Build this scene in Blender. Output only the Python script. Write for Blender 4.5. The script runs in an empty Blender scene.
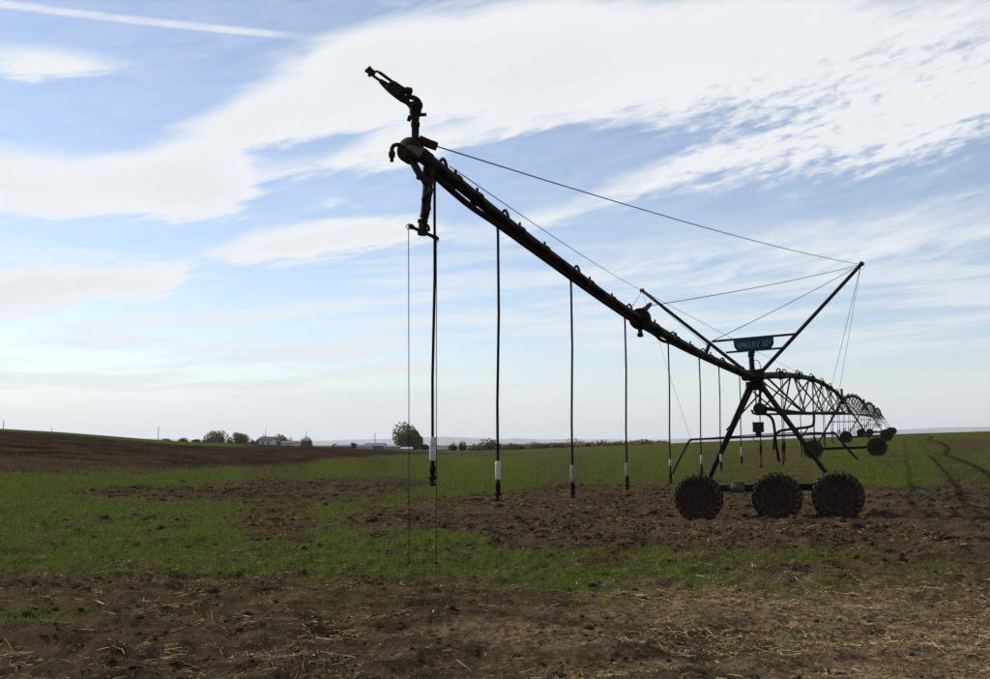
import bpy, math, random
import numpy as np
from mathutils import Vector, Matrix

# ------------------------------------------------------------------ camera, sky, sun, exposure
SC = bpy.context.scene
COL = SC.collection
R = math.radians
FPX, CX, CY, EYE = 990.0, 495.0, 339.5, 1.85          # 36 mm lens on a 36 mm wide sensor
PITCH = math.atan(105.5 / 990.0)
cam = bpy.data.cameras.new('camera'); cam.sensor_width = 36.0; cam.lens = 36.0
cam.clip_start = 0.1; cam.clip_end = 60000
cam_o = bpy.data.objects.new('camera', cam); COL.objects.link(cam_o)
cam_o.location = (0, 0, EYE); cam_o.rotation_euler = (R(90) + PITCH, 0, 0)
SC.camera = cam_o
SC.view_settings.view_transform = 'Standard'; SC.view_settings.look = 'None'
SC.view_settings.exposure = 0.0; SC.view_settings.gamma = 1.0; SC.view_settings.use_curve_mapping = False
SC.cycles.use_denoising = True
SC.cycles.max_bounces = 6; SC.cycles.diffuse_bounces = 3; SC.cycles.volume_bounces = 1
SC.cycles.transparent_max_bounces = 8

PIPE_AZ = math.atan2(0.4121, 1.0057)                   # the machine runs away from us to the right
PD = Vector((math.sin(PIPE_AZ), math.cos(PIPE_AZ), 0))  # along the pipe, away
UD = Vector((math.cos(PIPE_AZ), -math.sin(PIPE_AZ), 0)) # square to the pipe, to the right
SUN_EL = R(31); SUN_A = R(9)
sd = (-UD * math.cos(SUN_A) + PD * math.sin(SUN_A)) * math.cos(SUN_EL); sd.z = math.sin(SUN_EL)
SUN_AZ = math.atan2(sd.x, sd.y)                        # clockwise from +Y

w = bpy.data.worlds.new('World'); SC.world = w; w.use_nodes = True
NT = w.node_tree; NT.nodes.clear()

class E:
    """tiny expression builder over shader math nodes"""
    nt = None
    def __init__(s, sock): s.s = sock
    @staticmethod
    def op(o, *a, clamp=False):
        n = E.nt.nodes.new('ShaderNodeMath'); n.operation = o; n.use_clamp = clamp
        for i, v in enumerate(a):
            if isinstance(v, E): E.nt.links.new(v.s, n.inputs[i])
            else: n.inputs[i].default_value = v
        return E(n.outputs[0])
    def __add__(s, o): return E.op('ADD', s, o)
    __radd__ = __add__
    def __sub__(s, o): return E.op('SUBTRACT', s, o)
    def __rsub__(s, o): return E.op('SUBTRACT', o, s)
    def __mul__(s, o): return E.op('MULTIPLY', s, o)
    __rmul__ = __mul__
    def __truediv__(s, o): return E.op('DIVIDE', s, o)
def smooth(x, a, b):
    n = E.nt.nodes.new('ShaderNodeMapRange'); n.interpolation_type = 'SMOOTHSTEP'
    E.nt.links.new(x.s, n.inputs[0]); n.inputs[1].default_value = a; n.inputs[2].default_value = b
    return E(n.outputs[0])
def comb(x, y, z=0.0):
    n = E.nt.nodes.new('ShaderNodeCombineXYZ')
    for i, v in enumerate((x, y, z)):
        if isinstance(v, E): E.nt.links.new(v.s, n.inputs[i])
        else: n.inputs[i].default_value = v
    return n.outputs[0]
def noise(vec, scale, detail=4, rough=0.55, dist=0.0, dim='2D'):
    n = E.nt.nodes.new('ShaderNodeTexNoise'); n.noise_dimensions = dim; E.nt.links.new(vec, n.inputs['Vector'])
    n.inputs['Scale'].default_value = scale; n.inputs['Detail'].default_value = detail
    n.inputs['Roughness'].default_value = rough; n.inputs['Distortion'].default_value = dist
    return E(n.outputs['Fac'])

def px_ang(x, y):
    """photograph pixel -> azimuth, elevation in degrees"""
    a, b = (x - CX) / FPX, (CY - y) / FPX
    dy = math.cos(PITCH) - b * math.sin(PITCH); dz = math.sin(PITCH) + b * math.cos(PITCH)
    return math.degrees(math.atan2(a, dy)), math.degrees(math.atan2(dz, math.hypot(a, dy)))

def build_sky():
    E.nt = NT
    out = NT.nodes.new('ShaderNodeOutputWorld'); bg = NT.nodes.new('ShaderNodeBackground')
    NT.links.new(bg.outputs[0], out.inputs[0])
    sky = NT.nodes.new('ShaderNodeTexSky'); sky.sky_type = 'NISHITA'; sky.sun_disc = False
    sky.sun_elevation = SUN_EL; sky.sun_rotation = SUN_AZ
    sky.air_density = 1.0; sky.dust_density = 0.15; sky.ozone_density = 1.3; sky.altitude = 300
    tc = NT.nodes.new('ShaderNodeTexCoord'); sp = NT.nodes.new('ShaderNodeSeparateXYZ')
    NT.links.new(tc.outputs['Generated'], sp.inputs[0])
    X, Y, Z = (E(sp.outputs[i]) for i in range(3))
    az = E.op('ARCTAN2', X, Y) * (180 / math.pi)
    el = E.op('ARCSINE', Z) * (180 / math.pi)
    th = R(12)                                         # wind-drawn frame: streaks run up to the right
    S = az * math.cos(th) + el * math.sin(th); T = el * math.cos(th) - az * math.sin(th)
    fib = noise(comb(S * 0.22, T * 1.3), 1.0, 6, 0.62, 0.3)
    wob = noise(comb(S * 0.10 + 31.0, T * 0.32), 1.0, 3, 0.6)
    azw = az + (wob - 0.5) * 3.5; elw = el + (fib - 0.5) * 1.5 + (wob - 0.5) * 1.2
    vec = comb(azw, elw)
    k = math.degrees(1 / FPX)
    dens = None
    for (x, y, rx, ry, rot, wgt) in CLOUDS:            # soft elongated patches: centre, half-sizes (px = 1/990 rad), tilt, weight
        a0, e0 = px_ang(x, y)
        mp = NT.nodes.new('ShaderNodeMapping'); mp.vector_type = 'TEXTURE'
        NT.links.new(vec, mp.inputs[0])
        mp.inputs[1].default_value = (a0, e0, 0); mp.inputs[2].default_value = (0, 0, R(rot)); mp.inputs[3].default_value = (rx * k, ry * k, 1)
        g = NT.nodes.new('ShaderNodeTexGradient'); g.gradient_type = 'SPHERICAL'
        NT.links.new(mp.outputs[0], g.inputs[0])
        f = E(g.outputs['Fac'])
        dens = f * wgt if dens is None else E.op('MULTIPLY_ADD', f, wgt, dens)
    # the contrail
    a0, e0 = px_ang(0, 4); a1, e1 = px_ang(320, 38)
    t = (az - a0) / (a1 - a0)
    line = e0 + t * (e1 - e0) + t * (1.0 - t) * 0.55
    dl = (el - line) / 0.20
    contrail = smooth(dl * dl, 1.6, 0.0) * smooth(t, 1.05, .70) * (0.15 + 1.0 * fib) * smooth(t, -9.0, -3.0)
    # outside the picture: the same kind of streaks, thinned out to lower the fill light
    inside = smooth(E.op('ABSOLUTE', az + 0.5), 44.0, 29.0) * smooth(el, 34.0, 25.0)
    big = noise(comb(S * 0.045 + 11.0, T * 0.15), 1.0, 4, 0.6)
    dens = dens * inside + smooth(big, 0.50, 0.74) * 1.0 * (1.0 - inside)
    # mottling of the cloud sheet on the right
    mott = noise(comb(S * 0.85, T * 2.5), 1.0, 3, 0.55, 0.2)
    a_m, e_m = px_ang(850, 120)
    qa = (az - a_m) / 14.0; qe = (el - e_m) / 5.5
    mz = smooth(qa * qa + qe * qe, 1.0, 0.0)
    d = dens + (fib - 0.5) * 0.95 + (wob - 0.5) * 0.35 + (mott - 0.5) * (mz * 1.5 + 0.15)
    thick = smooth(d, 0.08, 0.92)
    # thin veil towards the horizon, in long level streaks
    low = noise(comb(az * 0.07 + el * 0.05, el * 0.85 - az * 0.05 + 17.0), 1.0, 6, 0.62, 0.15)
    veil = smooth(el, 17.0, 5.0) * (0.14 + 0.86 * smooth(low, 0.36, 0.62)) * VEIL
    hz = smooth(el, 7.0, 0.0) * 0.88
    base = E.op('MAXIMUM', E.op('MAXIMUM', veil, hz), 0.17 + (fib - 0.45) * 0.40)
    cov = 1.0 - (1.0 - thick * 0.95) * (1.0 - base)
    cov = 1.0 - (1.0 - cov) * (1.0 - contrail * 0.85)
    cov = E.op('MINIMUM', E.op('MAXIMUM', cov, 0.0), 1.0)
    # cloud light: a little greyer where the sheet is thick and near the hazy horizon
    grey = smooth(d, 0.9, 1.9) * 0.045 + smooth(el, 9.0, 0.5) * 0.12 + (wob - 0.5) * 0.07
    lum = 0.915 - grey
    ccol = NT.nodes.new('ShaderNodeCombineColor')
    NT.links.new((lum * 0.970).s, ccol.inputs[0]); NT.links.new((lum * 0.995).s, ccol.inputs[1]); NT.links.new((lum * 1.012).s, ccol.inputs[2])
    sc_ = NT.nodes.new('ShaderNodeVectorMath'); sc_.operation = 'MULTIPLY'
    NT.links.new(sky.outputs[0], sc_.inputs[0]); sc_.inputs[1].default_value = (SKY_K * 1.0, SKY_K * 0.97, SKY_K * 1.0)
    mx = NT.nodes.new('ShaderNodeMix'); mx.data_type = 'RGBA'
    NT.links.new(cov.s, mx.inputs[0]); NT.links.new(sc_.outputs[0], mx.inputs[6]); NT.links.new(ccol.outputs[0], mx.inputs[7])
    bk = NT.nodes.new('ShaderNodeVectorMath'); bk.operation = 'SCALE'; bk.inputs['Scale'].default_value = 1.0 / 0.10
    NT.links.new(mx.outputs[2], bk.inputs[0])
    NT.links.new(bk.outputs[0], bg.inputs['Color']); bg.inputs['Strength'].default_value = 0.10
    w.cycles.sampling_method = 'MANUAL'; w.cycles.sample_map_resolution = 512
VEIL = 0.80
HAZE = 5e-5
CLOUDS = [
    # the great white band: left arm, bend, broad right part
    (20, 183, 210, 42, 1, 1.5), (165, 185, 95, 44, 4, 1.5), (235, 145, 110, 55, 28, 1.4), (350, 90, 130, 75, 22, 1.5),
    (480, 68, 190, 90, 5, 1.35), (650, 55, 240, 88, 3, 1.35), (840, 35, 250, 75, 6, .85), (1000, 55, 190, 70, 10, .60),
    (400, 152, 160, 20, 10, .95), (230, 195, 50, 22, 20, .8),
    # mottled part to the right
    (800, 138, 230, 46, 10, .80), (940, 125, 150, 46, 12, .65), (680, 172, 110, 22, 12, .7),
    # smaller clouds
    (48, 63, 95, 22, 3, 1.0), (300, 244, 150, 26, 9, 1.7), (390, 231, 90, 16, 3, .9), (95, 284, 130, 24, 7, 2.0), (-10, 306, 110, 32, 20, 1.3),
    (335, 203, 34, 12, 5, .7), (540, 218, 150, 18, 12, .7), (0, 262, 22, 20, 0, .6),
    (880, 246, 360, 58, 6, .62), (640, 262, 260, 30, 5, .35),
    # blue gaps
    (290, 148, 90, 20, 12, -1.0), (560, 150, 130, 26, -2, -1.0), (900, 188, 150, 14, 7, -.6), (90, 238, 170, 20, 2, -1.0), (212, 284, 48, 26, 20, -1.3),
    (750, 292, 160, 18, 3, -.45), (970, 288, 100, 12, 3, -.4), (330, 20, 120, 16, 5, -.4), (120, 100, 130, 22, 5, -.4), (470, 190, 150, 16, 4, -.5),
]
SKY_K = 0.138
build_sky()

sun = bpy.data.lights.new('sun', 'SUN'); sun.energy = 5.0; sun.angle = R(1.0); sun.color = (1.0, 0.90, 0.76)
sun_o = bpy.data.objects.new('sun', sun); COL.objects.link(sun_o)
sun_o.rotation_euler = sd.to_track_quat('Z', 'Y').to_euler()

# ------------------------------------------------------------------ helpers
rng = np.random.default_rng(7); random.seed(7)
def ray(x, y):
    a, b = (x - CX) / FPX, (CY - y) / FPX
    return Vector((a, math.cos(PITCH) - b * math.sin(PITCH), math.sin(PITCH) + b * math.cos(PITCH)))
def at(x, y, Y):
    """point seen at pixel (x, y) at distance Y in front of the camera"""
    d = ray(x, y); return Vector((0, 0, EYE)) + d * (Y / d.y)
def on_plane(x, y, P0, n):
    d = ray(x, y); o = Vector((0, 0, EYE)); return o + d * ((P0 - o).dot(n) / d.dot(n))

def vnoise(x, y, seed=0):
    xi = np.floor(x).astype(np.int64); yi = np.floor(y).astype(np.int64); fx = x - xi; fy = y - yi
    fx = fx * fx * (3 - 2 * fx); fy = fy * fy * (3 - 2 * fy)
    def h(a, b):
        n = (a * 374761393 + b * 668265263 + seed * 1442695041) & 0xffffffff
        n = ((n ^ (n >> 13)) * 1274126177) & 0xffffffff
        return ((n ^ (n >> 16)) & 0xffff) / 65535.0
    a = h(xi, yi); b = h(xi + 1, yi); c = h(xi, yi + 1); d = h(xi + 1, yi + 1)
    return (a * (1 - fx) + b * fx) * (1 - fy) + (c * (1 - fx) + d * fx) * fy
def fbm(x, y, seed=0, oct=4, gain=.5):
    s = 0; a = 1.; t = 0
    for i in range(oct):
        s = s + a * vnoise(x * 2 ** i + 17.3 * i, y * 2 ** i - 9.1 * i, seed + i); t += a; a *= gain
    return s / t
def sstep(x, a, b):
    t = np.clip((x - a) / (b - a), 0, 1); return t * t * (3 - 2 * t)

# ---- the lie of the land
RIDGE_PX = [(-600, 430), (0, 431), (60, 433.5), (100, 436), (170, 441), (250, 444), (330, 447), (400, 450.5), (450, 453), (500, 451), (560, 447.5), (640, 444.5), (700, 442),
            (800, 438.5), (900, 435), (990, 433), (1600, 431)]
R_AZ = np.array([px_ang(x, 445)[0] for x, y in RIDGE_PX]); R_Z = np.array([EYE + (445 - y) * 220 / 990 for x, y in RIDGE_PX])
T1 = at(755, 377, 25.0)                               # pipe centre over the end tower
def ground(x, y, fine=True):
    x = np.asarray(x, float); y = np.asarray(y, float)
    r = np.hypot(x, y); az = np.degrees(np.arctan2(x, y))
    ez = np.interp(az, R_AZ, R_Z)
    s = np.interp(r, [0, 14, 22, 30, 45, 65, 85, 107, 150, 185, 220], [0, 0, .005, .04, .14, .29, .43, .57, .79, .92, 1.0])
    fall = sstep(r, 205, 620)
    z = ez * s * (1 - fall) + (-0.9) * fall
    # side slope by the end tower
    q = (x - T1.x) * UD.x + (y - T1.y) * UD.y; pz = (x - T1.x) * PD.x + (y - T1.y) * PD.y
    z = z + (-0.03 + 0.040 * np.clip(q, -4, 5)) * np.exp(-(pz / 7) ** 2 - (q / 8) ** 2)
    # wheel track of the end tower
    wob = (fbm(q * .6, pz * .0 + 3., 5, 3) - .5) * .25
    dt = np.abs(pz + .0 - wob * np.clip(np.abs(q) - 2, 0, 1))
    rut = -(.08 + .08 * sstep(q, 2.2, 3.0)) * sstep(dt, .34, .20) + (.03 + .12 * (pz > 0) * sstep(np.abs(q), 1.9, 3.0)) * np.exp(-((dt - .48) / .16) ** 2)
    rut = rut * sstep(q, -3.2, -2.2) * sstep(np.abs(q), 40, 20)
    z = z + rut * (.85 + .3 * fbm(q * 1.3, pz * 1.3, 9, 2)) * (q > -6)
    if fine:
        near = sstep(r, 90, 8)
        z = z + (fbm(x * .35, y * .35, 1, 3) - .5) * .16 * near + (fbm(x * 1.7, y * 1.7, 2, 3) - .5) * .17 * near
        fore = sstep(r, 13.5, 10.0)
        lump = fbm(x * 1.25, y * 2.0, 3, 4) - .5
        z = z + fore * lump * .19 * (.45 + fbm(x * .4, y * .4, 4, 2))
        z = z + (fbm(x * 5, y * 5, 8, 3) - .5) * .16 * sstep(r, 45, 12) * (.5 + .5 * sstep(r, 11, 16))
        # a vehicle rut across the near left corner
        l = (x + 4.1) * .80 + (y - 9.3) * -.60; m = (x + 4.1) * .6 + (y - 9.3) * .8
        z = z - .10 * np.exp(-(m / .16) ** 2) * sstep(l, 1.4, .2) * fore + .05 * np.exp(-((np.abs(m) - .35) / .14) ** 2) * sstep(l, 1.6, .2) * fore
    return z
def gz(x, y, fine=True): return float(ground(np.array([x]), np.array([y]), fine)[0])
def hit(px, py):
    """pixel -> point on the smooth ground (az deg, log r)"""
    d = ray(px, py); dh = math.hypot(d.x, d.y); rs = np.exp(np.linspace(math.log(4), math.log(230), 500))
    zr = EYE + rs * d.z / dh; zg = ground(rs * d.x / dh, rs * d.y / dh, False)
    i = np.argmax(zr < zg) if (zr < zg).any() else len(rs) - 1
    return math.degrees(math.atan2(d.x, d.y)), math.log(rs[i])
def inpoly(a, l, poly):
    c = np.zeros(a.shape, bool); n = len(poly); j = n - 1
    for i in range(n):
        (xi, yi), (xj, yj) = poly[i], poly[j]
        if yi != yj:
            c ^= ((yi > l) != (yj > l)) & (a < (xj - xi) * (l - yi) / (yj - yi) + xi)
        j = i
    return c
GREEN = [([(-500, 479), (0, 477), (150, 474), (300, 464), (450, 454), (700, 441), (1000, 430), (1500, 428), (1500, 484), (990, 485), (870, 487), (690, 486),
           (560, 488), (450, 500), (380, 512), (420, 530), (520, 548), (700, 556), (640, 588), (500, 585), (400, 586), (280, 577), (150, 574), (0, 572), (-500, 575)], 1.0),
         ([(540, 548), (700, 545), (800, 546), (940, 556), (1000, 570), (900, 588), (700, 594), (580, 590)], .50),
         ([(-200, 612), (60, 604), (150, 612), (60, 632), (-200, 640)], .45), ([(380, 592), (520, 588), (600, 600), (420, 606)], .3),
         ([(-300, 570), (150, 568), (420, 575), (700, 580), (1000, 575), (1100, 600), (800, 618), (500, 615), (250, 606), (-300, 600)], .22)]
BROWN = [([(20, 493), (150, 484), (300, 480), (400, 477), (440, 482), (390, 496), (330, 502), (200, 500), (90, 499)], .92),
         ([(230, 521), (430, 511), (430, 524), (330, 530)], .55), ([(0, 525), (120, 521), (160, 530), (40, 536)], .4), ([(420, 498), (560, 486), (700, 484), (700, 500), (450, 512)], .7),
         ([(862, 444), (1100, 439), (1100, 447), (872, 450)], .45), ([(868, 455), (925, 455), (912, 466), (868, 467)], .7),
         ([(430, 500), (700, 486), (1100, 486), (1100, 552), (760, 548), (560, 548), (450, 530)], .8), ([(450, 452), (560, 449), (560, 454), (470, 457)], .4)]
GREEN = [([hit(*p) for p in pl], wt) for pl, wt in GREEN]; BROWN = [([hit(*p) for p in pl], wt) for pl, wt in BROWN]
def green_at(x, y):
    r = np.hypot(x, y); a0 = np.degrees(np.arctan2(x, y)); l0 = np.log(np.maximum(r, 1))
    tot = np.zeros(x.shape)
    for k in range(4):
        wa = (fbm(x * .23 + k * 5.1, y * .23, 30 + k, 4) - .5); wb = (fbm(x * .31, y * .31 + k * 3.7, 40 + k, 4) - .5)
        fr = (fbm(x * 2.1, y * 2.1 + k * 1.7, 50 + k, 2) - .5)
        a = a0 + wa * 4.0; l = l0 + wb * np.clip(.34 - r * .004, .15, .3) + fr * .07
        g = np.zeros(x.shape)
        for pl, wt in GREEN: g = np.maximum(g, inpoly(a, l, pl) * wt)
        for pl, wt in BROWN: g = g * (1 - inpoly(a, l, pl) * wt)
        tot += g / 4
    sc = np.clip(r / 25, .8, 4)
    patch = np.maximum(sstep(fbm(x * .55 / sc, y * .9 / sc, 60, 4), .30, .60), .85 * sstep(a0, -15, -21))
    tot = tot * (.32 + .68 * patch)
    tot = tot * (.45 + .55 * np.maximum(sstep(fbm(x * 1.4, y * .8, 64, 3), .30, .60), sstep(r, 25, 60) * .55))
    edge = sstep(r, 128, 150) * sstep(a0, -12, -17) * .9
    return np.maximum(tot, edge) * sstep(r, 235, 215)

# ------------------------------------------------------------------ materials
def mat(name, base, rough=.7, metal=0., var=.25, scale=8., bump=0., bscale=40., spec=.07, dark=None, streak=None):
    m = bpy.data.materials.new(name); m.use_nodes = True; nt = m.node_tree; b = nt.nodes['Principled BSDF']; E.nt = nt
    b.inputs['Roughness'].default_value = rough; b.inputs['Metallic'].default_value = metal; b.inputs['Specular IOR Level'].default_value = spec
    tc = nt.nodes.new('ShaderNodeTexCoord')
    n1 = noise(tc.outputs['Object'], scale, 5, .65, dim='3D')
    mx = nt.nodes.new('ShaderNodeMix'); mx.data_type = 'RGBA'
    nt.links.new(smooth(n1, .35, .68).s, mx.inputs[0])
    mx.inputs[6].default_value = (*base, 1)
    mx.inputs[7].default_value = (*(dark or tuple(c * (1 - var) for c in base)), 1)
    nt.links.new(mx.outputs[2], b.inputs['Base Color'])
    if bump:
        bp = nt.nodes.new('ShaderNodeBump'); bp.inputs['Strength'].default_value = bump; bp.inputs['Distance'].default_value = .01
        nt.links.new(noise(tc.outputs['Object'], bscale, 4, .6, dim='3D').s, bp.inputs['Height']); nt.links.new(bp.outputs[0], b.inputs['Normal'])
    return m
M = {}
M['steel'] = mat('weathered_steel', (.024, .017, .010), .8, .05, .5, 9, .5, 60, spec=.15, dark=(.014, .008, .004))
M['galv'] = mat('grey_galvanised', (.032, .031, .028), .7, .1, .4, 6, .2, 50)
M['hose'] = mat('black_hose', (.012, .010, .008), .85, 0, .3, 20, spec=.06)
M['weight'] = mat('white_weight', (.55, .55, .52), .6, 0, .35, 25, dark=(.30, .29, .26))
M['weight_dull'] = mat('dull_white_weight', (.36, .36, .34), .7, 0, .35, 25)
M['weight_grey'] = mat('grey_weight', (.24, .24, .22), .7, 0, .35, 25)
M['rubber'] = mat('mud_rubber', (.036, .026, .017), .85, 0, .5, 7, .5, 40, dark=(.019, .013, .008))
M['lug'] = mat('sunlit_lug', (.085, .064, .042), .9, 0, .5, 9, .5, 40, dark=(.020, .015, .010))  # mud-brown lugs, lightened so the colour carries sunlight on their edges
M['lip'] = mat('rim_edge_glint', (.055, .047, .038), .7, .1, .5, 5, dark=(.03, .022, .015))  # glint along the rim painted in as a lighter edge colour
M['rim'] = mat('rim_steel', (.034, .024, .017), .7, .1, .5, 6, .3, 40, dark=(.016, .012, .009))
M['cable'] = mat('steel_cable', (.06, .06, .065), .5, .4, .2, 10)
M['sign'] = mat('blue_sign', (.012, .058, .085), .6, 0, .3, 5, dark=(.010, .042, .062))
M['letter'] = mat('pale_lettering', (.24, .25, .22), .6, 0, .4, 12, dark=(.09, .11, .11))
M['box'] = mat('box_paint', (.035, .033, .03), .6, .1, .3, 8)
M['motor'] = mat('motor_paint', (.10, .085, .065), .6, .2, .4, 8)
M['bark'] = mat('bark', (.06, .045, .035), .9, 0, .4, 3)
M['wood'] = mat('pole_wood', (.06, .052, .045), .9, 0, .3, 2)
M['wall_white'] = mat('white_wall', (.50, .50, .48), .8, 0, .12, .5)
M['wall_tan'] = mat('tan_wall', (.34, .30, .25), .8, 0, .15, .5)
M['wall_blue'] = mat('grey_blue_wall', (.13, .15, .18), .8, 0, .15, .5)
M['roof_grey'] = mat('roof_grey', (.16, .17, .19), .7, 0, .2, .8)
M['roof_pale'] = mat('roof_pale', (.42, .43, .44), .7, 0, .2, .8)
M['roof_brown'] = mat('roof_brown', (.13, .09, .07), .8, 0, .2, .8)
M['glass'] = mat('window_glass', (.02, .025, .03), .1, 0, .1, 1, spec=.5)
M['stone'] = mat('pale_stone', (.45, .43, .38), .8, 0, .3, 20)
M['rope'] = mat('dark_rope', (.035, .032, .03), .8, 0, .3, 20)

def leaf_mat(name, c1, c2, transl=.25, scale=.8):
    m = bpy.data.materials.new(name); m.use_nodes = True; nt = m.node_tree; E.nt = nt; b = nt.nodes['Principled BSDF']
    b.inputs['Roughness'].default_value = .9; b.inputs['Specular IOR Level'].default_value = .03
    tc = nt.nodes.new('ShaderNodeTexCoord'); n1 = noise(tc.outputs['Object'], scale, 4, .7, dim='3D')
    mx = nt.nodes.new('ShaderNodeMix'); mx.data_type = 'RGBA'; nt.links.new(smooth(n1, .35, .65).s, mx.inputs[0])
    mx.inputs[6].default_value = (*c1, 1); mx.inputs[7].default_value = (*c2, 1); nt.links.new(mx.outputs[2], b.inputs['Base Color'])
    tr = nt.nodes.new('ShaderNodeBsdfTranslucent'); nt.links.new(mx.outputs[2], tr.inputs[0])
    ms = nt.nodes.new('ShaderNodeMixShader'); ms.inputs[0].default_value = transl
    o = nt.nodes['Material Output']; nt.links.new(b.outputs[0], ms.inputs[1]); nt.links.new(tr.outputs[0], ms.inputs[2]); nt.links.new(ms.outputs[0], o.inputs[0])
    return m
M['grass'] = leaf_mat('wheat_seedling', (.076, .102, .018), (.134, .142, .036), .40, 14.)
M['straw'] = leaf_mat('straw', (.56, .42, .22), (.22, .145, .065), .15, 3.)
M['leaf_olive'] = leaf_mat('leaf_olive', (.12, .125, .035), (.17, .155, .05), .45)
M['leaf_dark'] = leaf_mat('leaf_dark', (.036, .045, .020), (.055, .060, .027), .3)
M['leaf_tan'] = leaf_mat('leaf_tan', (.27, .19, .12), (.19, .14, .09), .5)
M['leaf_yellow'] = leaf_mat('leaf_yellow', (.27, .23, .09), (.19, .17, .07), .5)
M['leaf_grey'] = leaf_mat('leaf_grey', (.21, .19, .13), (.26, .215, .15), .5)
M['leaf_rust'] = leaf_mat('leaf_rust', (.16, .125, .06), (.13, .115, .06), .5)
M['leaf_green'] = leaf_mat('leaf_green', (.10, .105, .04), (.14, .13, .06), .45)

def soil_material():
    m = bpy.data.materials.new('field_soil'); m.use_nodes = True; nt = m.node_tree; E.nt = nt; b = nt.nodes['Principled BSDF']
    b.inputs['Roughness'].default_value = 1.0; b.inputs['Specular IOR Level'].default_value = 0.0
    tc = nt.nodes.new('ShaderNodeTexCoord'); P = tc.outputs['Object']
    at_ = nt.nodes.new('ShaderNodeAttribute'); at_.attribute_name = 'green'; G = E(at_.outputs['Fac'])
    at2 = nt.nodes.new('ShaderNodeAttribute'); at2.attribute_name = 'far'; FAR = E(at2.outputs['Fac'])
    def mixc(f, a, c):
        x = nt.nodes.new('ShaderNodeMix'); x.data_type = 'RGBA'
        if isinstance(f, E): nt.links.new(f.s, x.inputs[0])
        else: x.inputs[0].default_value = f
        for v, i in ((a, 6), (c, 7)):
            if isinstance(v, tuple): x.inputs[i].default_value = (*v, 1)
            else: nt.links.new(v, x.inputs[i])
        return x.outputs[2]
    at3 = nt.nodes.new('ShaderNodeAttribute'); at3.attribute_name = 'tilled'; TIL = E(at3.outputs['Fac'])
    at4 = nt.nodes.new('ShaderNodeAttribute'); at4.attribute_name = 'dry'; DRY = E(at4.outputs['Fac'])
    big = noise(P, .22, 4, .6, dim='3D'); med = noise(P, 2.2, 5, .65, dim='3D'); fine = noise(P, 16., 5, .7, dim='3D'); tiny = noise(P, 70., 3, .6, dim='3D')
    soil = mixc(smooth(med, .35, .65), (.092, .065, .040), (.034, .024, .015))
    soil = mixc(smooth(fine, .52, .72), soil, (.165, .120, .074))
    soil = mixc(smooth(big, .45, .70) * .5, soil, (.105, .074, .044))
    soil = mixc(smooth(tiny, .66, .74) * smooth(big, .35, .6) * .55, soil, (.26, .195, .115))
    clump = noise(P, .35, 5, .75, dim='3D')
    dryc = mixc(smooth(fine * .6 + noise(P, 6., 4, .7, dim='3D') * .4, .42, .58), (.062, .044, .027), (.240, .175, .100))
    dryc = mixc(smooth(tiny, .58, .70) * .7, dryc, (.36, .27, .16))
    soil = mixc(DRY * .8, soil, dryc)
    tilled = mixc(smooth(clump, .38, .62), (.017, .012, .008), (.058, .041, .027))
    tilled = mixc(smooth(fine, .62, .70) * .5, tilled, (.13, .10, .075))
    soil = mixc(TIL, soil, tilled)
    gn = smooth(fine, .36, .66)
    grass = mixc(gn, (.036, .048, .010), (.102, .122, .028))
    grass = mixc(smooth(med, .45, .7) * .45, grass, (.090, .090, .030))
    gm = smooth(G + (fine - .5) * .55 + (med - .5) * .35,   .16, .66)
    col = mixc(gm, soil, grass)
    farcol = mixc(smooth(noise(P, .011, 4, .6, dim='3D'), .42, .6), (.070, .072, .030), (.095, .075, .045))
    col = mixc(FAR, col, farcol)
    nt.links.new(col, b.inputs['Base Color'])
    bp = nt.nodes.new('ShaderNodeBump'); bp.inputs['Strength'].default_value = 1.0; bp.inputs['Distance'].default_value = .10
    hgt = med * 1.2 + fine * .8 + tiny * .25
    nt.links.new(hgt.s, bp.inputs['Height']); nt.links.new(bp.outputs[0], b.inputs['Normal'])
    return m
M['soil'] = soil_material()
M['clod'] = mat('soil_clod', (.052, .036, .022), .95, 0, .4, 3, .6, 30, spec=.0, dark=(.032, .022, .013))
M['hill'] = mat('far_hill', (.28, .29, .28), .95, 0, .25, .002)

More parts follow.
